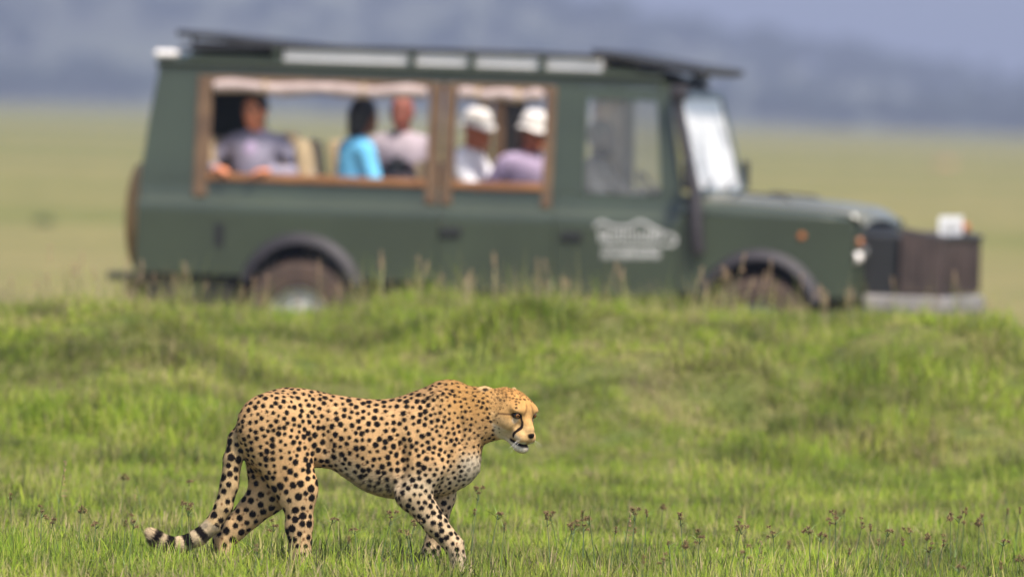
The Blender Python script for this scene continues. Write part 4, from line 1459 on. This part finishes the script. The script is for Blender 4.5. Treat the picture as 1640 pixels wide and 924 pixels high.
    d = np.linalg.norm((p - HP(.1335, 0, -.046)) @ HR / np.array((1.1, 1.35, .95)), axis=1)
    c = mixc(c, BLACK, sstep(.0150, .0118, d))
    lip = np.exp(-((b + .0935) / .0060) ** 2) * sstep(.060, .075, a) * sstep(.045, .040, np.abs(l)) * sstep(.136, .126, a)
    c = mixc(c, (.016, .010, .010), np.clip(lip * 1.6, 0, 1))
    # ears: black bar on the back
    for s_, e in EARS.items():
        de = np.linalg.norm(p - e, axis=1)
        c = mixc(c, (.62, .40, .19), sstep(.040, .030, de))
        de = np.linalg.norm((p - e - np.array((.004, -.018, .004))) / np.array((1.3, 1, .8)), axis=1)
        c = mixc(c, BLACK, sstep(.019, .014, de) * .95)
    return np.clip(c * .78, .004, .95)

m_body = attr_material('cheetah_coat', rough=.85, var=.10, scale=140, spec=.03)
ch_col = coat(cV, cN)
me = mesh_np('body', cV, cT)
set_attr(me, 'col', ch_col)
CHE = empty('cheetah', Matrix.Translation(CH_O))
tag(CHE, 'spotted cheetah walking to the right through short grass with its head turned', 'cheetah')
link_mesh('body', me, m_body, CHE)

# fur: short strands, each one taking the coat colour under its root
NF = 240000
fp, fnr = tri_sample(cV, cT, NF, rng)
fc = coat(fp, fnr, .0013)
px, py = to_px(fp)
tr, s = tail_param(fp)
flow = np.tile(np.array((-1.0, 0, -.35)), (NF, 1))
lg = sstep(760, 800, py)[:, None]
flow = flow * (1 - lg) + np.array((-.25, 0, -1.0)) * lg
tm = (tr < 1.3) & (s > .05)
ti = np.clip(np.searchsorted(tl_len, s) - 1, 0, len(tl_pts) - 2)
td = np.diff(tl_pts, axis=0); td /= np.linalg.norm(td, axis=1)[:, None]
flow[tm] = td[ti][tm]
hd = sstep(.14, .10, np.linalg.norm(fp - HC, axis=1))[:, None]
flow = flow * (1 - hd) + (-HF - .3 * HU) * hd
flow = flow + rng.normal(0, .22, (NF, 3))
flow -= fnr * (flow * fnr).sum(1)[:, None]
flow /= np.maximum(np.linalg.norm(flow, axis=1), 1e-5)[:, None]
ln = np.full(NF, .0082)
ln[(py > 760) & (px > 530) & (px < 650)] = .015          # shaggier belly
ln[(px > 660) & (px < 770) & (py < 640)] = .012          # crest of the neck
ln[tm] = .009
ln[tm & (s > TL * .85)] = .020
dface = ((fp - HC) @ HR)[:, 0]
fm = (np.linalg.norm(fp - HC, axis=1) < .17) & (dface > .02)
ln[fm] = .0040
ln[(np.linalg.norm(fp - HP(.1335, 0, -.046), axis=1) < .018)] = .0006
for e in EYES.values():
    ln[np.linalg.norm(fp - e, axis=1) < .019] = .0008
ln *= rng.uniform(.6, 1.25, NF)
dirn = flow + fnr * rng.uniform(.18, .50, NF)[:, None]
dirn /= np.linalg.norm(dirn, axis=1)[:, None]
side = np.cross(dirn, fnr); side /= np.maximum(np.linalg.norm(side, axis=1), 1e-6)[:, None]
wd = np.minimum(.0010, ln * .15)[:, None]
rt = fp - fnr * .001
FV = np.stack([rt - side * wd, rt + side * wd, fp + dirn * ln[:, None]], 1).reshape(-1, 3)
FT = np.arange(NF * 3).reshape(-1, 3)
me = mesh_np('fur', FV, FT)
fc = np.clip(fc * rng.uniform(.72, 1.24, NF)[:, None], .004, .95)
set_attr(me, 'col', np.repeat(fc, 3, axis=0))
# strands are shaded with the direction of the skin they grow from
nrm = np.repeat(fnr * .8 + side * rng.normal(0, .25, NF)[:, None], 3, axis=0)
nrm /= np.linalg.norm(nrm, axis=1)[:, None]
me.normals_split_custom_set_from_vertices(nrm.tolist())
m_fur = attr_material('cheetah_fur', rough=.9, spec=.03)
fur = link_mesh('fur', me, m_fur, CHE)
tag(fur, kind='stuff')

# eyes, whiskers
m_eye = bpy.data.materials.new('amber_eye'); m_eye.use_nodes = True
nt = m_eye.node_tree
b_ = nt.nodes['Principled BSDF']; b_.inputs['Roughness'].default_value = .2
tc = nt.nodes.new('ShaderNodeTexCoord'); sx = nt.nodes.new('ShaderNodeSeparateXYZ')
nt.links.new(tc.outputs['Object'], sx.inputs[0])
rp = nt.nodes.new('ShaderNodeValToRGB'); rp.color_ramp.interpolation = 'CONSTANT'
rp.color_ramp.elements[0].color = (.01, .008, .006, 1)
rp.color_ramp.elements[1].position = .0088 / .013
rp.color_ramp.elements[1].color = (.20, .075, .012, 1)
e_ = rp.color_ramp.elements.new(.0122 / .013); e_.color = (.004, .003, .003, 1)
mr = nt.nodes.new('ShaderNodeMath'); mr.operation = 'DIVIDE'; mr.inputs[1].default_value = .013
nt.links.new(sx.outputs['X'], mr.inputs[0]); nt.links.new(mr.outputs[0], rp.inputs['Fac']); nt.links.new(rp.outputs['Color'], b_.inputs['Base Color'])
for s in (-1, 1):
    bm = bmesh.new(); bmesh.ops.create_uvsphere(bm, u_segments=24, v_segments=16, radius=.013)
    me = bpy.data.meshes.new('eye'); bm.to_mesh(me); bm.free()
    for pl in me.polygons: pl.use_smooth = True
    eo = link_mesh('eye', me, m_eye, CHE)
    ef = HF * .93 + HL * (s * .38 if s > 0 else -.20) + HU * .12; ef /= np.linalg.norm(ef)
    q = Vector(ef).to_track_quat('X', 'Z')
    eo.matrix_local = Matrix.Translation(Vector(EYES[s])) @ q.to_matrix().to_4x4()
m_wh = material('whisker', (.8, .78, .72), .5)
wb = MB()
for s in (-1, 1):
    for i in range(4):
        a0 = HP(.122 - .006 * (i % 3), s * .026, -.066 - .006 * (i // 3))
        dr = HF * .25 + HL * s * .9 + HU * (-.25 - .12 * i)
        pts = [Vector(a0 + dr * t * .062 - HU * .012 * t * t) for t in (0, .5, 1)]
        wb.tube(pts, [.0003, .00025, .0001], 4)
wb.build('whiskers', m_wh, CHE)
# ================================================================= grass
def grass_material(name, stops, transl=.20):
    mt = bpy.data.materials.new(name); mt.use_nodes = True
    nt = mt.node_tree; L = nt.links
    b = nt.nodes['Principled BSDF']; b.inputs['Roughness'].default_value = .55; b.inputs['Specular IOR Level'].default_value = .25
    ge = nt.nodes.new('ShaderNodeNewGeometry')
    # patches of fresh and of tired grass over the field, in metres
    n1 = nt.nodes.new('ShaderNodeTexNoise'); n1.inputs['Scale'].default_value = .75; n1.inputs['Detail'].default_value = 5; n1.inputs['Roughness'].default_value = .68
    L.new(ge.outputs['Position'], n1.inputs['Vector'])
    oi = nt.nodes.new('ShaderNodeObjectInfo')
    at_ = nt.nodes.new('ShaderNodeAttribute'); at_.attribute_name = 'tone'
    m1 = nt.nodes.new('ShaderNodeMath'); m1.operation = 'MULTIPLY_ADD'; m1.inputs[1].default_value = .22; L.new(oi.outputs['Random'], m1.inputs[0]); L.new(n1.outputs['Fac'], m1.inputs[2])
    m2 = nt.nodes.new('ShaderNodeMath'); m2.operation = 'MULTIPLY_ADD'; m2.inputs[1].default_value = .34; L.new(at_.outputs['Fac'], m2.inputs[0]); L.new(m1.outputs[0], m2.inputs[2])
    rp = nt.nodes.new('ShaderNodeValToRGB')
    els = rp.color_ramp.elements
    while len(els) < len(stops): els.new(.5)
    for e, (p, c) in zip(els, stops): e.position = p; e.color = (*c, 1)
    mr = nt.nodes.new('ShaderNodeMapRange'); mr.inputs['From Min'].default_value = .32; mr.inputs['From Max'].default_value = 1.15
    L.new(m2.outputs[0], mr.inputs['Value']); L.new(mr.outputs['Result'], rp.inputs['Fac'])
    n3 = nt.nodes.new('ShaderNodeTexNoise'); n3.inputs['Scale'].default_value = 1.35; n3.inputs['Detail'].default_value = 4
    L.new(ge.outputs['Position'], n3.inputs['Vector'])
    m3 = nt.nodes.new('ShaderNodeMapRange'); m3.inputs['From Min'].default_value = .36; m3.inputs['From Max'].default_value = .60; m3.inputs['To Min'].default_value = .38; m3.inputs['To Max'].default_value = 1.15
    L.new(n3.outputs['Fac'], m3.inputs['Value'])
    mu = nt.nodes.new('ShaderNodeMix'); mu.data_type = 'RGBA'; mu.blend_type = 'MULTIPLY'; mu.inputs['Factor'].default_value = 1
    L.new(rp.outputs['Color'], mu.inputs['A']); L.new(m3.outputs['Result'], mu.inputs['B'])
    L.new(mu.outputs['Result'], b.inputs['Base Color'])
    # a sward takes light like one surface: bend the blades' shading direction upward
    sc_ = nt.nodes.new('ShaderNodeVectorMath'); sc_.operation = 'SCALE'; sc_.inputs['Scale'].default_value = .5; L.new(ge.outputs['Normal'], sc_.inputs[0])
    ad = nt.nodes.new('ShaderNodeVectorMath'); ad.operation = 'ADD'; ad.inputs[1].default_value = (0, 0, .70); L.new(sc_.outputs[0], ad.inputs[0])
    nr = nt.nodes.new('ShaderNodeVectorMath'); nr.operation = 'NORMALIZE'; L.new(ad.outputs[0], nr.inputs[0]); L.new(nr.outputs[0], b.inputs['Normal'])
    tr = nt.nodes.new('ShaderNodeBsdfTranslucent'); L.new(mu.outputs['Result'], tr.inputs['Color'])
    ms = nt.nodes.new('ShaderNodeMixShader'); ms.inputs[0].default_value = transl
    L.new(b.outputs[0], ms.inputs[1]); L.new(tr.outputs[0], ms.inputs[2]); L.new(ms.outputs[0], nt.nodes['Material Output'].inputs['Surface'])
    return mt
m_green = grass_material('green_grass', [(0.0, (.052, .108, .006)), (.24, (.108, .186, .008)), (.48, (.180, .256, .013)), (.68, (.236, .276, .028)), (.84, (.275, .240, .085)), (1.0, (.350, .280, .150))])
m_dry = grass_material('dry_grass', [(0.0, (.20, .20, .07)), (.4, (.26, .235, .10)), (.7, (.30, .26, .13)), (1.0, (.36, .30, .17))])

def tuft_mesh(seed, nbl, rad, l0, l1, wid, lean, dry):
    r = np.random.default_rng(seed)
    V, F, T = [], [], []
    for k in range(nbl):
        a = r.uniform(0, 6.28); d = rad * math.sqrt(r.random())
        bx, by = d * math.cos(a), d * math.sin(a)
        ln = r.uniform(l0, l1) * (1 if r.random() < .8 else .6)
        az = r.uniform(0, 6.28); le = abs(r.normal(0, lean)) + .08
        dx, dy = math.cos(az), math.sin(az)
        tw = az + math.pi / 2 + r.normal(0, .5)
        sx_, sy_ = math.cos(tw), math.sin(tw)
        w = wid * r.uniform(.6, 1.25)
        tone = r.random() if r.random() > dry else r.uniform(1.0, 1.7)
        n0 = len(V)
        th = le * .4
        p = np.array((bx, by, -.012))
        for i, (t, ww) in enumerate(((0, .75), (.38, 1.0), (.72, .7), (1.0, 0))):
            if i:
                dt = t - (0, .38, .72, 1.0)[i - 1]
                p = p + np.array((dx * math.sin(th), dy * math.sin(th), math.cos(th))) * ln * dt
                th += le * .75
            if ww:
                V.append((p[0] - sx_ * w * ww / 2, p[1] - sy_ * w * ww / 2, p[2])); V.append((p[0] + sx_ * w * ww / 2, p[1] + sy_ * w * ww / 2, p[2])); T += [tone, tone]
            else:
                V.append(tuple(p)); T.append(tone)
        F += [(n0, n0 + 1, n0 + 3, n0 + 2), (n0 + 2, n0 + 3, n0 + 5, n0 + 4), (n0 + 4, n0 + 5, n0 + 6)]
    me = bpy.data.meshes.new('grass_tuft')
    me.from_pydata(V, [], F)
    set_attr(me, 'tone', np.array(T))
    return me
srcs = []
for k in range(5):
    srcs.append(tuft_mesh(100 + k, 50, .095, .045, .095, .0042, .95, .10))     # turf
for k in range(4):
    srcs.append(tuft_mesh(120 + k, 34, .065, .07, .14, .0042, .75, .14))      # taller clumps
for k in range(2):
    srcs.append(tuft_mesh(140 + k, 30, .100, .05, .10, .0036, .8, .75))       # dry thatch
for k in range(3):
    srcs.append(tuft_mesh(150 + k, 9, .06, .20, .38, .0030, .45, .65))       # wisps along the bank top
for me in srcs: me.materials.append(m_green)

r = np.random.default_rng(21)
pts, rots, scl, idx = [], [], [], []
def half_w(y): return 2.05 * y / 46 * 1.06 + 1.3
def put(x, y, s_, k):
    z = ground_z(x, y)
    pts.append((x, y, z)); rots.append((r.normal(0, .10), r.normal(0, .10), r.uniform(0, 6.28)))
    scl.append((s_, s_, s_ * r.uniform(.85, 1.2))); idx.append(k)
y = 42.6
while y < 71.5:
    step = .070 if y < 58 else .085
    x = -half_w(y)
    while x < half_w(y):
        xx, yy = x + r.normal(0, .03), y + r.normal(0, .03)
        pch = fbm(xx, yy, .9, 3, 12.0)
        big = 1.0
        if y > 56.5:
            big = .95 + .55 * max(0, fbm(xx, yy, 1.3, 2, 30.0))
        u = r.random()
        if y > 56.5 and fbm(xx, yy, 1.0, 2, 44.0) > .22: u = .2; big *= 1.35       # rank clumps
        if u < (.12 if y > 44.6 else .30) - .12 * pch: k = int(r.integers(9, 11))
        elif u < .30 + .25 * pch + (.0 if y > 57 else 0): k = int(r.integers(5, 9))
        else: k = int(r.integers(0, 5))
        put(xx, yy, r.uniform(.7, 1.15) * big * (1 + .25 * pch), k)
        x += step
    y += step
for n in range(520):
    yy = r.uniform(64.3, 67.6); put(r.uniform(-half_w(yy), half_w(yy)), yy, r.uniform(.6, 1.1), int(r.integers(11, 14)))
for n in range(620):
    yy = r.uniform(43, 60); put(r.uniform(-half_w(yy), half_w(yy)), yy, r.uniform(.40, .75), int(r.integers(11, 14)))
for n in range(1500):                       # wilder clumps and straw among the near turf
    yy = r.uniform(43.2, 56); xx = r.uniform(-half_w(yy), half_w(yy))
    if fbm(xx, yy, 1.6, 2, 71.0) > -.05: put(xx, yy, r.uniform(.95, 1.45), int(r.integers(5, 9)) if r.random() < .75 else int(r.integers(9, 11)))
for n in range(520):                        # ranker grass where the animal walks
    yy = r.uniform(44.3, 46.6); put(r.uniform(-2.2, 2.3), yy, r.uniform(.95, 1.5), int(r.integers(5, 9)) if r.random() < .8 else int(r.integers(9, 11)))
grass = scatter('grass', pts, rots, scl, idx, srcs)
tag(grass, 'short green grass over the bank and the ground before it', None, None, 'stuff')

# dry pasture behind the bank: coarse tufts as far as single ones tell
srcs2 = []
for k in range(3):
    me = tuft_mesh(160 + k, 40, .12, .08, .20, .006, .6, .5); me.materials.append(m_dry); srcs2.append(me)
pts, rots, scl, idx = [], [], [], []
y = 71.0
while y < 104:
    step = .0040 * y
    hw = half_w(y) + 2
    x = -hw
    while x < hw:
        xx, yy = x + r.normal(0, step * .4), y + r.normal(0, step * .4)
        if fbm(xx, yy, .16, 2, 3.0) + r.normal(0, .3) > -.6:
            put(xx, yy, r.uniform(.7, 1.2) * min(1.6, .7 + .004 * y), int(r.integers(0, 3)))
        x += step * 1.6
    y += step * 2.2
dry = scatter('dry_pasture', pts, rots, scl, idx, srcs2)
tag(dry, 'dry tan pasture grass on the plain behind the bank', None, None, 'stuff')
# ================================================================= sedges, tall stalks, small things of the plain
m_stem = material('sedge_stem', (.075, .115, .035), .6, var=.2, scale=20)
m_bract = material('sedge_bract', (.15, .22, .055), .55, var=.25, scale=20)
m_seed = material('sedge_seed', (.19, .125, .050), .8, var=.45, scale=120)
m_seed2 = material('ripe_grass_seed', (.36, .19, .13), .8, var=.35, scale=90)
m_straw = material('straw_stalk', (.34, .28, .14), .7, var=.2, scale=30)
m_strawh = material('straw_seed', (.34, .22, .14), .8, var=.3, scale=60)

def spikelet(b, p, d, ln, w):
    d = Vector(d).normalized(); u = d.orthogonal().normalized(); v = d.cross(u); p = Vector(p)
    m_ = p + d * ln * .45
    b.add([p, m_ + u * w, m_ + v * w, m_ - u * w, m_ - v * w, p + d * ln], [(0, 1, 2), (0, 2, 3), (0, 3, 4), (0, 4, 1), (5, 2, 1), (5, 3, 2), (5, 4, 3), (5, 1, 4)])
def blade(b, p, az, ln, w, rise, droop):
    p = Vector(p); dx = Vector((math.cos(az), math.sin(az), 0)); sd_ = Vector((-math.sin(az), math.cos(az), 0))
    vs = []; q = p.copy(); th = rise
    for i in range(5):
        ww = w * (1, .95, .75, .45, .06)[i]
        vs += [q - sd_ * ww / 2, q + sd_ * ww / 2]
        q = q + (dx * math.cos(th) + Vector((0, 0, 1)) * math.sin(th)) * ln / 4
        th -= droop
    b.add(vs, [(2 * i, 2 * i + 1, 2 * i + 3, 2 * i + 2) for i in range(4)])
def sedge_set(seed, style):
    """unit plant one metre tall times L later: stem, bracts, seed head"""
    r = random.Random(seed); L = .26
    lean_ = r.uniform(-.05, .05); ly = r.uniform(-.03, .03)
    stem = [(0, 0, -.02), (lean_ * .3, ly * .3, L * .45), (lean_, ly, L)]
    st = MB().tube(stem, [.0022, .0018, .0013], 5)
    br, hd = MB(), MB()
    top = Vector(stem[-1])
    if style == 'umbel':
        for k in range(r.randint(3, 4)):
            blade(br, top - Vector((0, 0, .028)), r.uniform(0, 6.28), r.uniform(.05, .11), .0035, r.uniform(.3, 1.0), r.uniform(.15, .4))
        heads = [(0, 0, .0)] + [(r.uniform(-.022, .022), r.uniform(-.02, .02), r.uniform(-.022, .03)) for _ in range(r.randint(2, 4))]
        for h_ in heads:
            c = top + Vector(h_)
            st.tube([top - Vector((0, 0, .025)), c], [.001, .0007], 4)
            for k in range(20):
                d = Vector((r.gauss(0, 1), r.gauss(0, 1), r.gauss(.3, .8)))
                spikelet(hd, c, d, r.uniform(.011, .018), .0018)
    elif style == 'ladder':
        for k in range(9):
            z = .0 - k * .010
            for s_ in (-1, 1):
                a = r.uniform(0, 6.28)
                spikelet(hd, top + Vector((0, 0, z)), (math.cos(a) * .8, math.sin(a) * .8, .7), .016 if k > 2 else .011, .0018)
        for k in (10, 12):
            for s_ in (-1, 1): spikelet(hd, top - Vector((0, 0, k * .0095)), (s_, .2, .15), .014, .0018)
        blade(br, stem[1], r.uniform(0, 6.28), .10, .004, .9, .3)
    else:                         # single brush
        for k in range(34):
            spikelet(hd, top - Vector((0, 0, r.uniform(0, .030))), (r.gauss(0, .8), r.gauss(0, .8), .8), r.uniform(.009, .015), .0018)
        for k in range(2): blade(br, top - Vector((0, 0, .034)), r.uniform(0, 6.28), r.uniform(.05, .09), .0032, r.uniform(.4, 1.1), .3)
    for k in range(2): blade(br, (0, 0, -.005), r.uniform(0, 6.28), r.uniform(.10, .17), .0045, 1.3, .22)
    return st.mesh('stem'), br.mesh('bract'), hd.mesh('seed_head')
SEDGE = {}
for i, stl in enumerate(('umbel',) * 6 + ('brush',) * 3 + ('ladder',) * 3):
    a, b, c = sedge_set(300 + i, stl)
    a.materials.append(m_stem); b.materials.append(m_bract); c.materials.append(m_seed if stl != 'ladder' else m_seed2)
    SEDGE.setdefault(stl, []).append((a, b, c))
rs = random.Random(17)
LABELS = {'umbel': ('sedge with clustered brown seed heads above the grass', 'umbel sedges in the near grass'),
          'brush': ('sedge with one dark brush-like head above the grass', 'brush-headed sedges in the near grass'),
          'ladder': ('stalk with loose reddish seeds above the grass', 'reddish seeding stalks in the near grass')}
def sedge(px, py, stl, label=None, Lr=None):
    L = Lr or rs.uniform(.19, .29)
    Y = (CAM_H - L) * F_PX / (py - horizon_y(px))
    p = at(px, py, Y)
    z0 = ground_z(p.x, p.y)
    hgt = max(.08, p.z - z0)
    o = empty('sedge', Matrix.Translation((p.x, p.y, z0)) @ Matrix.Rotation(rs.uniform(0, 6.28), 4, 'Z') @ Matrix.Diagonal((1, 1, hgt / .26, 1)).to_4x4())
    lb, gr = LABELS[stl]
    where = [w_ for lim, w_ in ((260, ' left of the tail tip'), (440, ' beside the cheetah tail'), (700, ' under the cheetah belly'), (1000, ' just ahead of the cheetah'), (1250, ' in open grass before the front door'), (9999, ' in open grass before the vehicle front')) if px < lim][0]
    lb = lb.replace(' above the grass', where); gr = gr.replace(' in the near grass', where)
    tag(o, label or lb, 'sedge', gr)
    for nm, me in zip(('stem', 'bract', 'seed_head'), rs.choice(SEDGE[stl])):
        link_mesh(nm, me, None, o)
    return o
U, B_, L_ = 'umbel', 'brush', 'ladder'
SEDGES = [(20, 790, B_), (66, 820, U), (127, 812, U), (150, 838, U), (102, 838, U), (207, 836, U), (195, 760, U), (233, 780, L_), (300, 771, U), (308, 815, U), (293, 803, B_),
          (520, 830, U), (548, 858, B_), (575, 848, U), (608, 828, U), (628, 835, B_), (646, 840, U), (670, 852, U), (432, 842, U), (410, 872, B_), (474, 822, B_),
          (785, 822, U), (803, 838, B_), (885, 832, U), (897, 826, U), (899, 847, U), (912, 835, U), (938, 818, B_), (934, 842, U), (958, 830, U), (979, 844, B_), (1000, 812, L_), (1011, 824, U),
          (1034, 815, B_), (1012, 845, B_), (1028, 890, B_), (1060, 808, U), (1098, 832, U), (1100, 868, U), (1115, 860, U), (1080, 867, B_), (1060, 895, U), (1166, 843, U), (1174, 836, U), (1194, 885, U), (1243, 853, U), (1246, 866, B_),
          (1300, 845, U), (1306, 855, U), (1331, 832, U), (1341, 830, U), (1339, 817, B_), (1354, 815, B_), (1370, 838, U), (1353, 878, B_), (1408, 849, U), (1412, 864, B_), (1473, 848, U), (1484, 856, U), (1499, 866, U), (1500, 878, U), (1392, 838, B_),
          (1524, 823, U), (1532, 829, U), (1541, 813, B_), (1570, 832, U), (1588, 824, B_), (1597, 865, U), (1628, 812, B_), (1608, 814, B_), (1619, 788, L_), (1603, 900, B_), (1526, 906, U), (1443, 862, B_), (1628, 890, U), (200, 832, B_), (1206, 868, L_)]
for q in SEDGES: sedge(*q)
sedge(93, 740, L_, 'tallest reddish seeding stalk rising alone between the bank and the tail tip', .33)
sedge(757, 790, U, 'sedge with three round brown heads just ahead of the cheetah foreleg', .30)
sedge(753, 815, B_, 'sedge with a drooping brown head beside the cheetah foreleg', .24)

# tall straw stalks along the top of the bank
def stalk_mesh(seed):
    r = random.Random(seed); L = .40
    lx = r.uniform(-.10, .10)
    pts = [(0, 0, -.02), (lx * .2, 0, L * .4), (lx * .55, 0, L * .75), (lx, 0, L)]
    st = MB().tube(pts, [.0026, .0022, .0018, .0013], 5)
    hd = MB()
    for k in range(26):
        t = r.uniform(0, .11)
        spikelet(hd, (lx * (1 - t * 1.2), 0, L - t), (r.gauss(0, .6), r.gauss(0, .6), 1.0), r.uniform(.014, .026), .0022)
    lf = MB()
    blade(lf, pts[1], r.uniform(0, 6.28), r.uniform(.12, .2), .0055, 1.15, .25)
    return [x for x in (st.mesh('stem'), lf.mesh('leaf'), hd.mesh('seed_head'))]
STALKS = [stalk_mesh(500 + k) for k in range(7)]
for a, b, c in STALKS:
    a.materials.append(m_straw); b.materials.append(m_bract); c.materials.append(m_strawh)
for n in range(70):
    px = rs.uniform(250, 1640) if n > 12 else rs.uniform(0, 250)
    crest_y = np.interp(px, [c[0] for c in CREST_PX], [c[1] for c in CREST_PX])
    Y = rs.uniform(64.8, 67.3)
    up_ = rs.uniform(18, 62) if n % 4 else rs.uniform(50, 92)
    p = at(px, crest_y - up_, Y)
    z0 = ground_z(p.x, Y); hgt = max(.15, p.z - z0)
    o = empty('grass_stalk', Matrix.Translation((p.x, Y, z0)) @ Matrix.Rotation(rs.uniform(0, 6.28), 4, 'Z') @ Matrix.Diagonal((1.0, 1.0, hgt / .40, 1)).to_4x4())
    where = [w_ for lim, w_ in ((210, 'behind the rear step'), (400, 'before the rear side panel'), (590, 'before the rear wheel'), (885, 'before the rear door'), (1110, 'before the front door'), (1340, 'before the front wheel'), (1580, 'before the brown front guard'), (9999, 'past the vehicle front')) if px < lim][0]
    tag(o, 'tall straw-coloured seeding stalk on the bank top ' + where, 'grass stalk', 'bank top stalks ' + where)
    for nm, me in zip(('stem', 'leaf', 'seed_head'), rs.choice(STALKS)):
        link_mesh(nm, me, None, o)

# a small dark bush and a reddish earth mound far out on the plain
def bush(px, py, Y, size, name, label, cat, mat, leafy):
    p = at(px, py, Y); z0 = ground_z(p.x, Y)
    o = empty(name, Matrix.Translation((p.x, Y, z0))); tag(o, label, cat)
    r = np.random.default_rng(9)
    if leafy:
        b = MB()
        for k in range(420):
            v = r.normal(0, 1, 3); v /= np.linalg.norm(v); v *= size * r.uniform(.5, 1); v[2] = abs(v[2]) * .75; v[:2] *= 1.0 + .3 * math.sin(3 * math.atan2(v[1], v[0]))
            t1 = r.normal(0, 1, 3); t1 /= np.linalg.norm(t1); t2 = np.cross(t1, r.normal(0, 1, 3)); t2 /= np.linalg.norm(t2); s_ = size * .10
            b.add([v + t1 * s_, v + t2 * s_ * .6, v - t1 * s_, v - t2 * s_ * .6], [(0, 1, 2, 3)])
        me = bpy.data.meshes.new('foliage'); me.from_pydata([tuple(v) for v in b.v], [], b.f); link_mesh('foliage', me, mat, o)
        b = MB()
        for k in range(6):
            a = k * 1.05; b.tube([(0, 0, -.05), (math.cos(a) * size * .3, math.sin(a) * size * .3, size * .4), (math.cos(a) * size * .6, math.sin(a) * size * .6, size * .6)], [size * .04, size * .025, size * .01], 5)
        b.build('stems', m_bark, o)
    else:
        F = Field(); F.ell((0, 0, 0), (size, size * .9, size * .55), .01); F.ell((size * .5, .1, .05), (size * .5, size * .5, size * .62), size * .3); F.ell((-size * .6, 0, 0), (size * .5, size * .5, size * .35), size * .3)
        V_, Q_ = F.skin(size / 14)
        V_ = V_ + .05 * size * np.sin(V_[:, [1, 2, 0]] * 9 / size)
        link_mesh('mound', mesh_np('mound', V_, Q_), mat, o)
m_bush = material('bush_leaves', (.085, .115, .035), .7, var=.3, scale=8)
m_earth = material('red_earth', (.26, .16, .085), .95, var=.25, scale=3)
bush(70, 362, 165, .17, 'bush', 'small dark green bush out on the plain behind the parked vehicle', 'bush', m_bush, True)
bush(1512, 272, 480, .42, 'earth_mound', 'low reddish earth mound far out on the plain', 'mound', m_earth, False)
